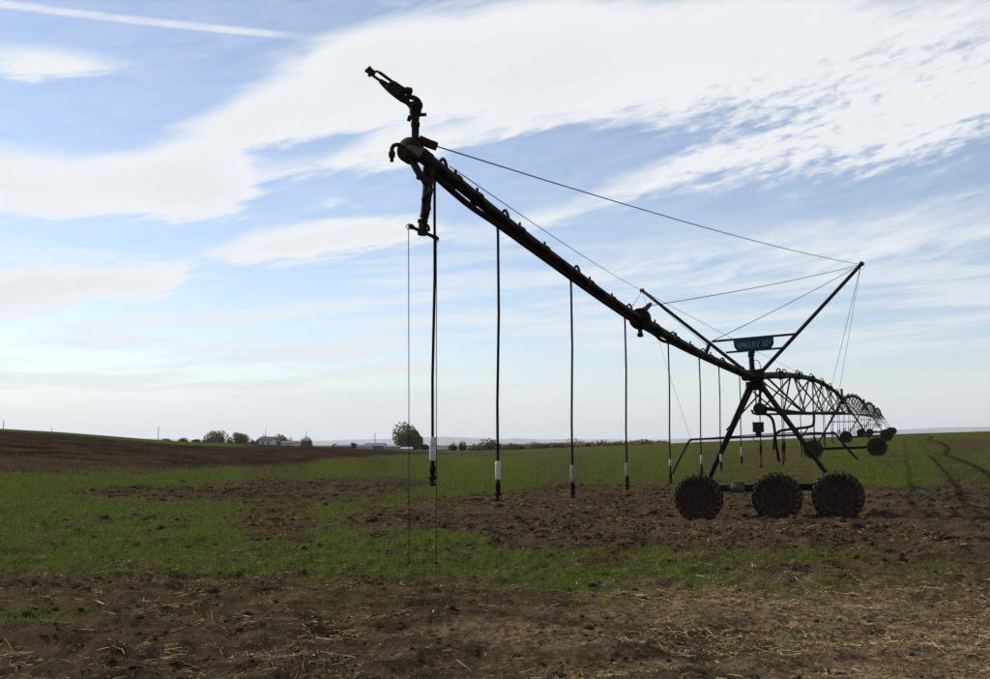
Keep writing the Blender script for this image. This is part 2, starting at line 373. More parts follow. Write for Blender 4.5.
# ------------------------------------------------------------------ mesh helpers
class MB:
    """collects shapes in world coordinates; build() links them as one mesh object"""
    def __init__(s): s.v = []; s.f = []
    def add(s, vs, fs):
        o = len(s.v); s.v += [tuple(v) for v in vs]; s.f += [tuple(i + o for i in f) for f in fs]; return s
    def tube(s, pts, r, n=8, cap=True):
        pts = [Vector(p) for p in pts]; k = len(pts); rr = r if isinstance(r, (list, tuple)) else [r] * k
        vs = []; ref = None
        for i, p in enumerate(pts):
            d = (pts[min(i + 1, k - 1)] - pts[max(i - 1, 0)]).normalized()
            if ref is None:
                ref = d.cross(Vector((0, 0, 1)));
                if ref.length < .05: ref = d.cross(Vector((1, 0, 0)))
            a = (ref - d * ref.dot(d)).normalized(); ref = a; c = d.cross(a)
            vs += [p + (a * math.cos(2 * math.pi * j / n) + c * math.sin(2 * math.pi * j / n)) * rr[i] for j in range(n)]
        fs = [(i * n + j, i * n + (j + 1) % n, (i + 1) * n + (j + 1) % n, (i + 1) * n + j) for i in range(k - 1) for j in range(n)]
        if cap: fs += [tuple(range(n))[::-1], tuple((k - 1) * n + j for j in range(n))]
        return s.add(vs, fs)
    def box(s, c, ax, ay, az, bev=0.):
        """centre and three half-axis vectors, chamfered"""
        c = Vector(c); A = [Vector(ax), Vector(ay), Vector(az)]
        if not bev:
            vs = [c + A[0] * i + A[1] * j + A[2] * k for i in (-1, 1) for j in (-1, 1) for k in (-1, 1)]
            return s.add(vs, [(0, 1, 3, 2), (4, 6, 7, 5), (0, 4, 5, 1), (2, 3, 7, 6), (0, 2, 6, 4), (1, 5, 7, 3)])
        L = [a.length for a in A]; N = [a.normalized() for a in A]; idx = {}; vs = []
        for i in (-1, 1):
            for j in (-1, 1):
                for k in (-1, 1):
                    for w_ in range(3):
                        q = [L[0] - bev, L[1] - bev, L[2] - bev]; q[w_] += bev
                        idx[i, j, k, w_] = len(vs); vs.append(c + N[0] * q[0] * i + N[1] * q[1] * j + N[2] * q[2] * k)
        fs = []
        for w_ in range(3):
            o = [t for t in range(3) if t != w_]
            for sg in (-1, 1):
                f = []
                for a, b in ((-1, -1), (1, -1), (1, 1), (-1, 1)):
                    t = [0, 0, 0]; t[w_] = sg; t[o[0]] = a; t[o[1]] = b; f.append(idx[(*t, w_)])
                fs.append(tuple(f))
        for w_ in range(3):
            o = [t for t in range(3) if t != w_]
            for a in (-1, 1):
                for b in (-1, 1):
                    f = []
                    for c_, ww in ((-1, o[0]), (1, o[0]), (1, o[1]), (-1, o[1])):
                        t = [0, 0, 0]; t[w_] = c_; t[o[0]] = a; t[o[1]] = b; f.append(idx[(*t, ww)])
                    fs.append(tuple(f))
        for i in (-1, 1):
            for j in (-1, 1):
                for k in (-1, 1): fs.append(tuple(idx[i, j, k, w_] for w_ in range(3)))
        return s.add(vs, fs)
    def lathe(s, o, axis, prof, n=24, closed=False):
        """prof: (radius, offset along axis)"""
        o = Vector(o); d = Vector(axis).normalized(); a = d.cross(Vector((0, 0, 1)))
        if a.length < .05: a = d.cross(Vector((1, 0, 0)))
        a.normalize(); b = d.cross(a); vs = []; k = len(prof)
        for r_, h in prof: vs += [o + d * h + (a * math.cos(2 * math.pi * j / n) + b * math.sin(2 * math.pi * j / n)) * r_ for j in range(n)]
        fs = [(i * n + j, i * n + (j + 1) % n, ((i + 1) % k) * n + (j + 1) % n, ((i + 1) % k) * n + j) for i in range(k if closed else k - 1) for j in range(n)]
        if not closed: fs += [tuple(range(n))[::-1], tuple((k - 1) * n + j for j in range(n))]
        return s.add(vs, fs)
    def build(s, name, material, parent=None, smooth_=True):
        off = Vector((0, 0, 0)); p = parent
        while p is not None: off = off + p.location; p = p.parent
        me = bpy.data.meshes.new(name)
        me.from_pydata([(v[0] - off.x, v[1] - off.y, v[2] - off.z) for v in s.v], [], s.f); me.update()
        if smooth_: smooth_by_angle(me)
        me.materials.append(material)
        o = bpy.data.objects.new(name, me); COL.objects.link(o); o.parent = parent
        return o
def smooth_by_angle(me, deg=40):
    me.shade_smooth()
    me.set_sharp_from_angle(angle=R(deg))
def empty(name, loc):
    o = bpy.data.objects.new(name, None); COL.objects.link(o); o.location = loc; o.empty_display_size = .3; return o
def tag(o, label=None, cat=None, group=None, kind=None):
    if label: o['label'] = label
    if cat: o['category'] = cat
    if group: o['group'] = group
    if kind: o['kind'] = kind
    return o
def copy_tree(o, parent=None):
    c = o.copy(); COL.objects.link(c); c.parent = parent
    for ch in o.children: copy_tree(ch, c)
    return c
def spline(pts, n=8):
    pts = [Vector(p) for p in pts]; P = [pts[0] * 2 - pts[1]] + pts + [pts[-1] * 2 - pts[-2]]; out = []
    for i in range(1, len(P) - 2):
        for j in range(n):
            t = j / n; a, b, c, d = P[i - 1:i + 3]
            out.append(.5 * ((2 * b) + (c - a) * t + (2 * a - 5 * b + 4 * c - d) * t * t + (3 * b - a - 3 * c + d) * t ** 3))
    return out + [pts[-1]]
def big_mesh(name, V, loops, nper, material, parent=None):
    """fast mesh from numpy: V (n,3), loops (m*nper)"""
    me = bpy.data.meshes.new(name); m = len(loops) // nper
    me.vertices.add(len(V)); me.vertices.foreach_set('co', np.ascontiguousarray(V, np.float32).ravel())
    me.loops.add(len(loops)); me.loops.foreach_set('vertex_index', np.ascontiguousarray(loops, np.int32))
    me.polygons.add(m); me.polygons.foreach_set('loop_start', np.arange(0, m * nper, nper, dtype=np.int32))
    me.update(calc_edges=True); me.materials.append(material)
    o = bpy.data.objects.new(name, me); COL.objects.link(o); o.parent = parent
    return o

# ------------------------------------------------------------------ the ground
def build_field():
    azs = np.radians(np.concatenate([np.arange(-180, -40, 3.5), np.arange(-40, 40, .125), np.arange(40, 180, 3.5)]))
    rs = [2.0]
    while rs[-1] < 21000:
        r = rs[-1]; rs.append(r * (1.03 if r < 6 else 1.0062 if r < 16 else 1.0085 if r < 32 else 1.013 if r < 120 else 1.03 if r < 700 else 1.12))
    rs = np.array(rs); na, nr = len(azs), len(rs)
    A, RR = np.meshgrid(azs, rs); x = RR * np.sin(A); y = RR * np.cos(A)
    x = x.ravel(); y = y.ravel(); r = RR.ravel()
    z = ground(x, y)
    V = np.stack([x, y, z], 1); V = np.vstack([V, [[0, 0, 0]]])
    i = np.arange(nr - 1)[:, None]; j = np.arange(na)[None, :]; jn = (j + 1) % na
    q = np.stack([i * na + j, (i + 1) * na + j, (i + 1) * na + jn, i * na + jn], -1).reshape(-1, 4)
    o = big_mesh('field', V, q.ravel(), 4, M['soil'])
    g = np.zeros(len(V)); sel = r < 240; g[:-1][sel] = green_at(x[sel], y[sel])
    far = np.zeros(len(V)); far[:-1] = sstep(r, 222, 245)
    azd = np.degrees(A.ravel()); til = np.zeros(len(V)); til[:-1] = sstep(r + 30 * (fbm(x * .03, y * .03, 70, 3) - .5), 42, 66) * sstep(azd, 4, -6) * (1 - np.clip(g[:-1] * 2, 0, 1))
    dry = np.zeros(len(V)); dry[:-1] = sstep(r + 5 * (fbm(x * .35, y * .35, 72, 3) - .5), 15.5, 12.0) * sstep(fbm(x * .45, y * .8, 73, 4) + .012 * np.clip(azd, -25, 25), .36, .62)
    for nm, arr in (('green', g), ('far', far), ('tilled', til), ('dry', dry)):
        a = o.data.attributes.new(nm, 'FLOAT', 'POINT'); a.data.foreach_set('value', arr.astype(np.float32))
    o.data.shade_smooth()
    tag(o, kind='structure')
    return o
FIELD = build_field()

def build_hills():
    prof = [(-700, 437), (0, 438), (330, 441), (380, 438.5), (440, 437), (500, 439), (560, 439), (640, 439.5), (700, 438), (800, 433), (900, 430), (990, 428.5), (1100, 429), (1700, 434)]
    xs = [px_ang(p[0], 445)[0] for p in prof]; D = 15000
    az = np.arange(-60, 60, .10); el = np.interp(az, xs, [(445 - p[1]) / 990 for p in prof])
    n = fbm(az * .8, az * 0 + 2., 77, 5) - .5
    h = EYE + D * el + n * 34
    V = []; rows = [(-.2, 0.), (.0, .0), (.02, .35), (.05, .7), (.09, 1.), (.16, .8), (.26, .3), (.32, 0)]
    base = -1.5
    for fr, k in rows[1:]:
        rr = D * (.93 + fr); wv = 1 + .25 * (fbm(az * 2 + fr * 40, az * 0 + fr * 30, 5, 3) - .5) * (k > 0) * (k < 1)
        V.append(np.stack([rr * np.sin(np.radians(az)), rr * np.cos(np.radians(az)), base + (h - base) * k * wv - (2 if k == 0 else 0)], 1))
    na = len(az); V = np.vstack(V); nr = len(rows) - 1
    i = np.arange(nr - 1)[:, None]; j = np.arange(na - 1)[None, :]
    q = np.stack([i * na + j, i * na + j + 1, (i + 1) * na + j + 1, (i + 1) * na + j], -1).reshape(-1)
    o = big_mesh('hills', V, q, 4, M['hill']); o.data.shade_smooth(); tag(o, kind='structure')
build_hills()

# ------------------------------------------------------------------ the irrigation machine
ROOT = empty('center_pivot_irrigator', (T1.x, T1.y, gz(T1.x, T1.y, False)))
tag(ROOT, 'long wheeled irrigation machine with end boom, hanging hoses and arched spans crossing the field', 'irrigator')
def pp(s, off=0., z=None):
    """point s metres along the pipe line from the end tower (minus = towards us), off metres to the right"""
    p = T1 + PD * s + UD * off; p.z = T1.z if z is None else z; return p
def pl(x, y, off=0.): return on_plane(x, y, T1 + UD * off, UD)          # pixel -> vertical plane of the pipe
ROLL = R(2.4)                                                            # the end tower leans with the side slope
UT = UD * math.cos(ROLL) + Vector((0, 0, 1)) * math.sin(ROLL); ZT = Vector((0, 0, 1)) * math.cos(ROLL) - UD * math.sin(ROLL)
def tw(u, p, z, base=T1):                                                # tower frame: u right, p away, z up from the pipe centre
    return base + UT * u + PD * p + ZT * z

# ---- overhang pipe
ov = spline([pl(*q) for q in ((755, 377), (728, 366), (700, 353.5), (668, 336), (640, 319))], 6)
ov2 = spline([pl(*q) for q in ((640, 319), (605, 296), (570, 270), (535, 244), (497, 215), (460, 185), (428, 160))], 6)
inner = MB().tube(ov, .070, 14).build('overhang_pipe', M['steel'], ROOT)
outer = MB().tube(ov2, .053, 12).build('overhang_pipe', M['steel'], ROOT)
EY = ov2[-1].y
def pipe_z(y):                                                           # pipe height at a depth
    pts = ov + ov2
    for a, b in zip(pts, pts[1:]):
        if b.y <= y <= a.y: t = (y - a.y) / (b.y - a.y + 1e-9); return a.lerp(b, t)
    return pts[-1].copy() if y < pts[-1].y else pts[0].copy()
# flanged joint halfway, clamps, couplings
J = ov2[0]; jd = (ov2[1] - ov2[0]).normalized()
fl = MB()
for k in (-.045, .0): fl.lathe(J + jd * k, jd, [(.05, 0), (.15, 0), (.155, .008), (.155, .028), (.15, .034), (.05, .034)], 20)
for k in range(8):
    a = k * math.pi / 4; s1 = jd.cross(Vector((0, 0, 1))).normalized(); s2 = s1.cross(jd)
    c = J + (s1 * math.cos(a) + s2 * math.sin(a)) * .125; fl.tube([c - jd * .07, c + jd * .06], .012, 6)
fl.build('flange', M['steel'], inner)
MB().tube([J + Vector((0, 0, -.1)), J + Vector((0, 0, -.22))], [.035, .03], 10).lathe(J + Vector((0, 0, -.26)), (0, 0, 1), [(.02, 0), (.045, .01), (.045, .05), (.02, .06)], 12).build('drain_valve', M['steel'], inner)
# bracket for the joint's cable
br = pl(649, 306); MB().tube(spline([J + Vector((0, 0, .1)) + PD * .1, J.lerp(br, .6) + Vector((0, 0, .03)), br + (br - J) * .15], 4), [.05] * 4 + [.035] * 4 + [.028], 8).build('cable_bracket', M['steel'], inner)
for px in (455, 477, 520, 545, 590, 612):
    c = pipe_z(pl(px, 300).y); MB().lathe(c - PD * .03, PD, [(.05, 0), (.064, .006), (.064, .054), (.05, .06)], 14).tube([c + Vector((0, 0, .06)), c + Vector((0, 0, .10))], .014, 6).build('pipe_clamp', M['steel'], outer)
for px in (655, 676, 690, 710, 722, 735):
    c = pipe_z(pl(px, 330).y); MB().lathe(c - PD * .03, PD, [(.068, 0), (.083, .006), (.083, .054), (.068, .06)], 14).tube([c + Vector((0, 0, .08)), c + Vector((0, 0, .13))], .016, 6).build('pipe_clamp', M['steel'], inner)
# feed hose slung under the boom
hs = [pl(*q) for q in ((431, 172), (445, 185), (470, 206), (497, 224.5), (535, 252), (570, 277.5), (605, 302.5), (638, 324.5), (655, 334.5), (662, 340.5), (672, 343.5), (690, 352.5), (725, 368.5), (748, 378.5))]
MB().tube(spline(hs, 5), .027, 8).build('feed_hose', M['hose'], ROOT)

def wrap(pts, r0, r1, n, m, amp):
    out = []
    for i, p in enumerate(pts):
        out.append(p + UD * (r0 * .75 + amp * math.sin(i * 1.9)) + Vector((0, 0, -r0 * .35 + amp * math.sin(i * 2.7 + 1))))
    MB().tube(spline(out, 3), r1, 7).build('cable_bundle', M['hose'], m)
wrap(ov, .070, .026, 3, inner, .016); wrap(ov2, .053, .018, 3, outer, .010)

# ---- hanging hoses with weights and sprinkler heads
def drop(px, topy, boty, w0, w1, wm, side=-1, r=.0125, label=None):
    foot = pl(px, boty, .0); c = pipe_z(foot.y)
    gap = .10 if px > 640 else .075
    x0 = c + UD * side * (gap + .02); lean = foot - Vector((c.x, c.y, foot.z))
    bot = Vector((x0.x, x0.y, foot.z)) + UD * (-.0)
    # keep the foot where it is seen: shift the hang point along the boom
    tgt = on_plane(px + (.8 if px > 500 else 0), boty, x0, UD); bot = tgt; c = pipe_z(bot.y); top = Vector((bot.x, bot.y, c.z))
    hose = MB().tube([top - Vector((0, 0, .02)), top.lerp(bot, .33) + UD * .008, top.lerp(bot, .66) - UD * .006, bot + Vector((0, 0, .20))], r, 8).build('sprinkler_drop', M['hose'], ROOT)
    if label: hose['label'] = label
    s = side; g = [c + UD * s * .0 + Vector((0, 0, .05)), c + Vector((0, 0, .07 + gap * .3)) + UD * s * .01, c + Vector((0, 0, .115 + gap * .3)) + UD * s * gap * .5,
                   c + Vector((0, 0, .08 + gap * .3)) + UD * s * gap * .98, Vector((top.x, top.y, c.z + .02)), top - Vector((0, 0, .08))]
    MB().tube(spline(g, 5), .014, 8).build('gooseneck', M['steel'], hose)
    zt = on_plane(px, w0, x0, UD).z; zb = on_plane(px, w1, x0, UD).z
    def hp(z): return Vector((bot.x, bot.y, z))
    MB().lathe(hp(zb), (0, 0, 1), [(.012, 0), (.022, .004), (.026, .012), (.026, zt - zb - .012), (.022, zt - zb - .003), (.012, zt - zb)], 12).build('hose_weight', wm, hose)
    zh = min(zb, bot.z + .2)
    h = MB().lathe(hp(bot.z), (0, 0, 1), [(.012, 0), (.034, .006), (.030, .016), (.012, .022), (.012, .05), (.036, .06), (.036, .07), (.018, .085), (.024, .12), (.024, .15), (.016, .17), (.016, zh - bot.z)], 12)
    for k in range(3):
        a = k * 2.09; e = Vector((math.cos(a), math.sin(a), 0)) * .028; h.tube([hp(bot.z + .012) + e, hp(bot.z + .064) + e], .004, 5)
    h.build('sprinkler_head', M['hose'], hose)
drop(432.5, 170, 486, 437, 461, M['weight'], -1, .0115)
drop(498, 215, 501, 461, 480, M['weight'])
drop(572, 272, 498, 465, 482, M['weight_grey'])
drop(626.5, 313, 490, 463, 476, M['weight_grey'])
drop(670, 338, 484, 459, 466, M['weight_dull'])
drop(701, 356, 476, 455, 464, M['weight_dull'])
drop(720.5, 366, 470, 454, 462, M['weight_dull'])
drop(741, 374, 464, 447, 456, M['weight_dull'])

# ---- end of the boom: flange, gun, valve column, crossbar and ropes (px measured on a plane facing us at the boom's end)
def ep(x, y, d=0.): return at(x, y, EY + d)
endp = ov2[-1]
ed = (ov2[-1] - ov2[-2]).normalized()
cap = MB().tube([endp, endp + ed * .10, ep(411, 150)], [.062, .062, .064], 12)
fa = (ed + Vector((-.25, -.5, 0))).normalized(); fc = ep(410.5, 151)
cap.lathe(fc - fa * .05, fa, [(.05, 0), (.096, 0), (.102, .01), (.102, .034), (.096, .042), (.06, .044), (.06, .055), (.096, .057), (.102, .065), (.102, .09), (.09, .10), (.03, .105)], 20)
cap = cap.build('end_cap', M['steel'], ROOT)
MB().tube(spline([ep(405, 146.5), ep(398, 144.8), ep(393.5, 146), ep(391.5, 150)], 5), .017, 8).lathe(ep(391.8, 162), (0, 0, 1), [(.012, 0), (.016, .004), (.016, .035), (.026, .04), (.028, .075), (.018, .09), (.018, .105)], 10).build('tap', M['steel'], cap)
MB().tube([ep(419, 140), ep(437, 146.5)], [.040, .030], 8).box(ep(428, 143.5), (ep(437, 146.5) - ep(419, 140)) * .5, Vector((0, .03, 0)), Vector((.01, 0, .028)), .006).build('cable_bracket', M['steel'], cap)
# end gun
gun = MB().lathe(ep(415.2, 140), (0, 0, 1), [(.030, 0), (.030, .10), (.036, .11), (.036, .14), (.030, .15), (.034, .19), (.046, .21), (.050, .26), (.058, .265), (.058, .30), (.046, .305)], 16).build('end_gun', M['steel'], ROOT)
gl = MB().tube(spline([ep(416, 116), ep(418.5, 111), ep(420, 105), ep(417.5, 100), ep(412, 97.5), ep(406, 96)], 4), .020, 10)
gl.tube(spline([ep(413, 114), ep(412.5, 109), ep(409, 104), ep(402, 98)], 4), .022, 8)
gl.tube([ep(420, 115), ep(426.5, 114.6)], .015, 8).tube([ep(408, 118), ep(411, 119)], .026, 8).tube([ep(414, 96), ep(416, 101)], .012, 6)
gl.build('elbow', M['steel'], gun)
bl = MB().tube([ep(408, 102), ep(403, 98.5), ep(398, 94.5), ep(391, 89.5), ep(386, 85.5), ep(381, 81.5), ep(379.5, 80.3), ep(371.5, 74.8)], [.026, .034, .037, .034, .028, .020, .012, .011], 10)
bl.box(ep(394.5, 90, -.03), Vector((.05, 0, -.04)), Vector((0, .03, 0)), Vector((.022, 0, .028)), .008).tube([ep(399.5, 100), ep(404, 93)], .018, 8).build('barrel', M['steel'], gun)
MB().tube([ep(374.5, 74.5), ep(365.5, 70.4)], [.022, .014], 10).box(ep(370.5, 71.5), Vector((.026, .0, -.018)), Vector((0, .022, 0)), Vector((.012, 0, .018)), .005).tube([ep(369.2, 66.8), ep(374, 73.5)], [.010, .016], 8).tube([ep(368.8, 76.4), ep(371, 73.5)], .014, 8).build('nozzle', M['steel'], gun)
MB().tube(spline([ep(373.5, 73), ep(376.5, 71.5), ep(380, 73), ep(387, 78), ep(394, 83.2), ep(401, 88), ep(407, 91.5)], 4), [.010] * 8 + [.013] * 8 + [.020] * 9, 8).tube([ep(397, 86), ep(393, 92)], .022, 8).build('drive_arm', M['steel'], gun)
MB().lathe(ep(412.6, 91.6), (-1, 0, .15), [(.010, 0), (.026, .006), (.030, .02), (.030, .05), (.022, .066), (.012, .07), (.012, .10)], 12).build('counterweight', M['steel'], gun)
# valve column below the end
col = MB().tube([ep(428.5, 168), ep(427.6, 190), ep(425, 214), ep(424, 218)], [.045, .040, .036, .036], 12).lathe(ep(422.6, 235.5), (0, 0, 1), [(.03, 0), (.04, .004), (.042, .02), (.042, .05), (.034, .056), (.034, .10), (.042, .105), (.042, .125), (.03, .13)], 14)
col = col.build('valve_column', M['steel'], ROOT)
tw_ = [ep(426 + 3.2 * math.sin(k * 1.1), 166 + k * 3.4, -.045 + .02 * math.cos(k * 1.1)) for k in range(20)]
MB().tube(spline(tw_, 3), .012, 6).build('cable_loom', M['hose'], col)
MB().tube(spline([ep(419, 172, -.05), ep(421, 178, -.05), ep(425, 180, -.05)], 3), .020, 8).lathe(ep(419.5, 179.5, -.05), (0, 0, 1), [(.02, 0), (.028, .01), (.028, .05), (.018, .06)], 10).build('valve', M['steel'], col)
MB().tube(spline([ep(412, 158, -.03), ep(416, 168, -.06), ep(423, 178, -.06), ep(430, 184, -.05)], 4), .030, 8).tube(spline([ep(427, 183, -.04), ep(431, 190, -.05), ep(428, 200, -.05), ep(429, 210, -.04)], 4), .020, 8).build('valve_hose', M['steel'], col)
MB().tube([ep(409.5, 226.2), ep(423, 232), ep(437.5, 238.5)], .014, 8).tube([ep(409.5, 225.6), ep(413, 227.6)], .02, 8).tube([ep(434, 236.6), ep(437.5, 240)], .02, 8).build('crossbar', M['steel'], col)
for (x0, y0, x1, y1) in ((408.6, 227, 409.2, 565), (436.4, 240, 436.4, 572)):
    a, b = ep(x0, y0), ep(x1, y1); MB().tube([a + Vector((0, 0, .03)), a.lerp(b, .5), b], .0036, 6).build('hanging_rope', M['rope'], ROOT)
    # eyelet at the top
    MB().lathe(a + Vector((0, 0, .0)), (0, 1, 0), [(.016, -.004), (.022, -.004), (.022, .004), (.016, .004)], 12, True).build('rope_eye', M['steel'], ROOT.children[-1])

# ---- masts, crossbars, sign, cables
ML = on_plane(642, 290.5, T1 - PD * .1, PD); MR = on_plane(861, 264.5, T1 - PD * .1, PD)
mL = MB().tube([tw(-.10, -.1, .05), ML], [.048, .042], 10).tube([ML - UT * .05, ML + UT * .05], .05, 8).build('support_mast', M['galv'], ROOT)
mR = MB().tube([tw(.12, -.1, .05), MR], [.050, .044], 10).lathe(MR, MR - T1, [(.044, -.02), (.06, 0), (.06, .06), (.03, .075)], 10).build('support_mast', M['galv'], ROOT)
def mp(x, y, d=-.12): return on_plane(x, y, T1 + PD * d, PD)
cb1 = MB().tube([mp(712, 341.5), mp(796, 334)], .030, 8).build('mast_crossbar', M['galv'], ROOT)
cb2 = MB().tube([mp(726, 352.5), mp(783, 348)], .026, 8).build('mast_crossbar', M['galv'], ROOT)
sq = [(733.3, 340.2), (773.3, 336.4), (773.8, 343.2), (770.6, 349.2), (738.5, 352.6), (734.2, 347.2)]
sg = MB(); F = [mp(x, y, -.19) for x, y in sq]; B = [p + PD * .03 for p in F]; n = len(F)
sg.add(F + B, [tuple(range(n)), tuple(range(2 * n - 1, n - 1, -1))] + [(i, i + n, (i + 1) % n + n, (i + 1) % n) for i in range(n)])
sign = sg.build('sign_board', M['sign'], ROOT, False)
sux = (F[1] - F[0]).normalized(); suz = sux.cross(PD) * 1.0
if suz.z < 0: suz = -suz
def letter(ch, px, py, h, name='letter'):
    cu = bpy.data.curves.new('letter', 'FONT'); cu.body = ch; cu.size = h / .70; cu.extrude = .004; cu.offset = .006; cu.shear = .0
    t = bpy.data.objects.new('tmp_letter', cu); COL.objects.link(t)
    dg = bpy.context.evaluated_depsgraph_get(); me = bpy.data.meshes.new_from_object(t.evaluated_get(dg)); bpy.data.objects.remove(t)
    o0 = mp(px, py, -.198)
    me.transform(Matrix((( *(sux[i], suz[i], -PD[i]), o0[i] - ROOT.location[i]) for i in range(3))) .to_4x4() if False else
                 Matrix([[sux[i], suz[i], -PD[i], o0[i] - ROOT.location[i]] for i in range(3)] + [[0, 0, 0, 1]]))
    me.materials.clear(); me.materials.append(M['letter'])
    o = bpy.data.objects.new(name, me); COL.objects.link(o); o.parent = sign
for k, ch in enumerate('VALLEY'):
    x = 736.6 + (0, 4.3, 8.8, 12.0, 15.3, 18.9)[k]
    letter(ch, x, 348.6 - (x - 736) * .075, .140)
em = MB()                                             # the mark after the name: a fan of blades over a stroke
for (x0, y0, x1, y1, x2, y2, r_) in ((762, 345.2, 764, 342.5, 763.4, 340.3, .016), (764, 345.5, 766.5, 342.5, 767, 339.6, .017), (766, 345.6, 769, 343, 770.6, 339.6, .016), (761.5, 346.6, 765, 345.9, 768.6, 345.6, .010)):
    em.tube(spline([mp(x0, y0, -.198), mp(x1, y1, -.198), mp(x2, y2, -.198)], 4), [r_ * .5] + [r_] * 7 + [.004], 6)
em.build('emblem', M['letter'], sign)
TOPS = {'L': ML, 'R': MR}
def cable(a, b, sag=0., r=.007):
    pts = [a.lerp(b, t / 10) - Vector((0, 0, 4 * sag * (t / 10) * (1 - t / 10))) for t in range(11)]
    return MB().tube(pts, r, 6).build('cable', M['cable'], ROOT)
cable(MR, ep(437, 146.5), .10, .0055); cable(ML, pl(450, 170) + Vector((0, 0, .03)), .06, .0045)
cable(MR, br, .05, .0065); cable(MR, pl(706, 346) + Vector((0, 0, .04)), .04, .0065)
cable(ML, pl(631, 308), .02, .005); cable(ML, pl(712, 352) + Vector((0, 0, .05)), .02, .005)
for (x, y) in ((706, 347),): c = pl(x, y); MB().tube([c - Vector((0, 0, .12)), c + Vector((.06, 0, .05))], .035, 8).build('cable_bracket', M['steel'], inner)

# ---- wheels
def make_wheel(name, r_, w_):
    """axis along local x; rim disc with tyre and hub as sub-parts"""
    O = Vector((0, 0, 0)); ax = Vector((1, 0, 0)); rr = r_ * .60
    rim = MB().lathe(O, ax, [(rr, -w_ * .38), (rr * .93, -w_ * .36), (rr * .90, -w_ * .10), (rr * .55, -w_ * .02), (rr * .30, -w_ * .08), (rr * .30, w_ * .04), (rr * .55, w_ * .06), (rr * .90, w_ * .02), (rr * .93, w_ * .36), (rr, w_ * .38)], 32)
    wh = rim.build(name, M['rim'])
    ty = MB().lathe(O, ax, [(rr * .97, -w_ * .40), (rr * 1.04, -w_ * .47), (r_ * .80, -w_ * .52), (r_ * .90, -w_ * .48), (r_ * .945, -w_ * .36), (r_ * .955, 0), (r_ * .945, w_ * .36), (r_ * .90, w_ * .48), (r_ * .80, w_ * .52), (rr * 1.04, w_ * .47), (rr * .97, w_ * .40)], 48)
    nl = 23
    for k in range(nl * 2):                            # chevron lugs
        sg_ = 1 if k % 2 else -1; a0 = math.pi * k / nl
        prof = [(.02, .965, 0.), (.30, .955, .11), (.50, .89, .20), (.53, .80, .23)]; vs = []
        for fx, fr, da in prof:
            a = a0 + da
            for dd in (-.045, .045):
                for hh in (-.02, .066 if fx < .52 else .02):
                    vs.append(Vector((sg_ * fx * w_, (fr + hh) * r_ * math.cos(a + dd), (fr + hh) * r_ * math.sin(a + dd))))
        fs = []
        for i in range(3):
            b = i * 4
            fs += [(b + 1, b + 3, b + 7, b + 5), (b, b + 1, b + 5, b + 4), (b + 2, b + 6, b + 7, b + 3)]
        fs += [(0, 2, 3, 1), (12, 13, 15, 14)]; ty.add(vs, fs)
    nf = len(ty.f) - nl * 2 * 11
    to = ty.build('tyre', M['rubber'], wh); to.data.materials.append(M['lug'])
    for i in range(nf, len(to.data.polygons)): to.data.polygons[i].material_index = 1
    hb = MB().lathe(O, ax, [(.05, -w_ * .42), (.085, -w_ * .40), (.085, -w_ * .12), (.12, -w_ * .10), (.12, w_ * .06), (.08, w_ * .1), (.08, w_ * .5)], 16)
    for k in range(8):
        a = k * math.pi / 4; hb.tube([Vector((-w_ * .14, .15 * math.cos(a), .15 * math.sin(a))), Vector((0, .15 * math.cos(a), .15 * math.sin(a)))], .012, 6)
    hb.build('hub', M['rim'], wh)
    MB().lathe(O, ax, [(rr * .93, -w_ * .43), (rr * 1.00, -w_ * .455), (rr * 1.05, -w_ * .45), (rr * 1.02, -w_ * .40)], 40, True).build('rim_lip', M['lip'], wh)
    return wh
WR = .60
proto = make_wheel('wheel', WR, .34)
proto_used = [False]
def place_wheel(px, py, s, off, yaw=0.):
    p = T1 + PD * s + UD * off
    wz = gz(p.x, p.y, True) if s < 10 else gz(p.x, p.y, False)
    o = proto if not proto_used[0] else copy_tree(proto)
    proto_used[0] = True; o.parent = ROOT
    p.z = wz + WR - .03
    o.location = p - ROOT.location
    o.rotation_euler = (random.random() * 6, 0, math.atan2(PD.y, PD.x) + yaw) if False else Matrix.Rotation(math.atan2(PD.y, PD.x) + yaw, 3, 'Z').to_euler()
    o.rotation_euler.x = 0
    for ch in o.children: ch.rotation_euler.x = random.random() * 6.
    return p
# ---- end tower: three wheels under one base beam
def px_off(px, s):                                     # offset along UD of a pixel column at distance s along the pipe
    d = ray(px, 495); o = Vector((0, 0, EYE)); t = (T1 + PD * s - o).dot(PD) / d.dot(PD); return (o + d * t - T1).dot(UD)
W = []
for px, s, yw in ((698.5, -.02, .03), (777, -.0, .0), (838, .0, -.02)):
    W.append(place_wheel(px, 494, s, px_off(px, s), yw))
bo = .42                                               # beam stands behind the wheels
A, Bq = W[0] + PD * bo + Vector((0, 0, .22)), W[2] + PD * bo + Vector((0, 0, .22))
zb = .5 * (A.z + Bq.z)
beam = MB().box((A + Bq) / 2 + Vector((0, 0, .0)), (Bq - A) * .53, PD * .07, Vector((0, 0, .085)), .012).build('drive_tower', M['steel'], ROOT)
for wpt in W:
    MB().tube([wpt - PD * .1, wpt + PD * (bo + .05)], .045, 10).lathe(wpt + PD * .18, PD, [(.04, 0), (.14, .01), (.15, .04), (.15, .14), (.10, .18)], 16).build('gearbox', M['steel'], beam)
mc = at(739, 487.5, (A.y + Bq.y) / 2 - .1)
MB().lathe(mc - UD * .20, UD, [(.05, 0), (.12, .02), (.13, .04), (.13, .30), (.11, .33), (.05, .34)], 18).box(mc + Vector((0, 0, .11)), UD * .14, PD * .09, Vector((0, 0, .05)), .01).build('drive_motor', M['motor'], beam)
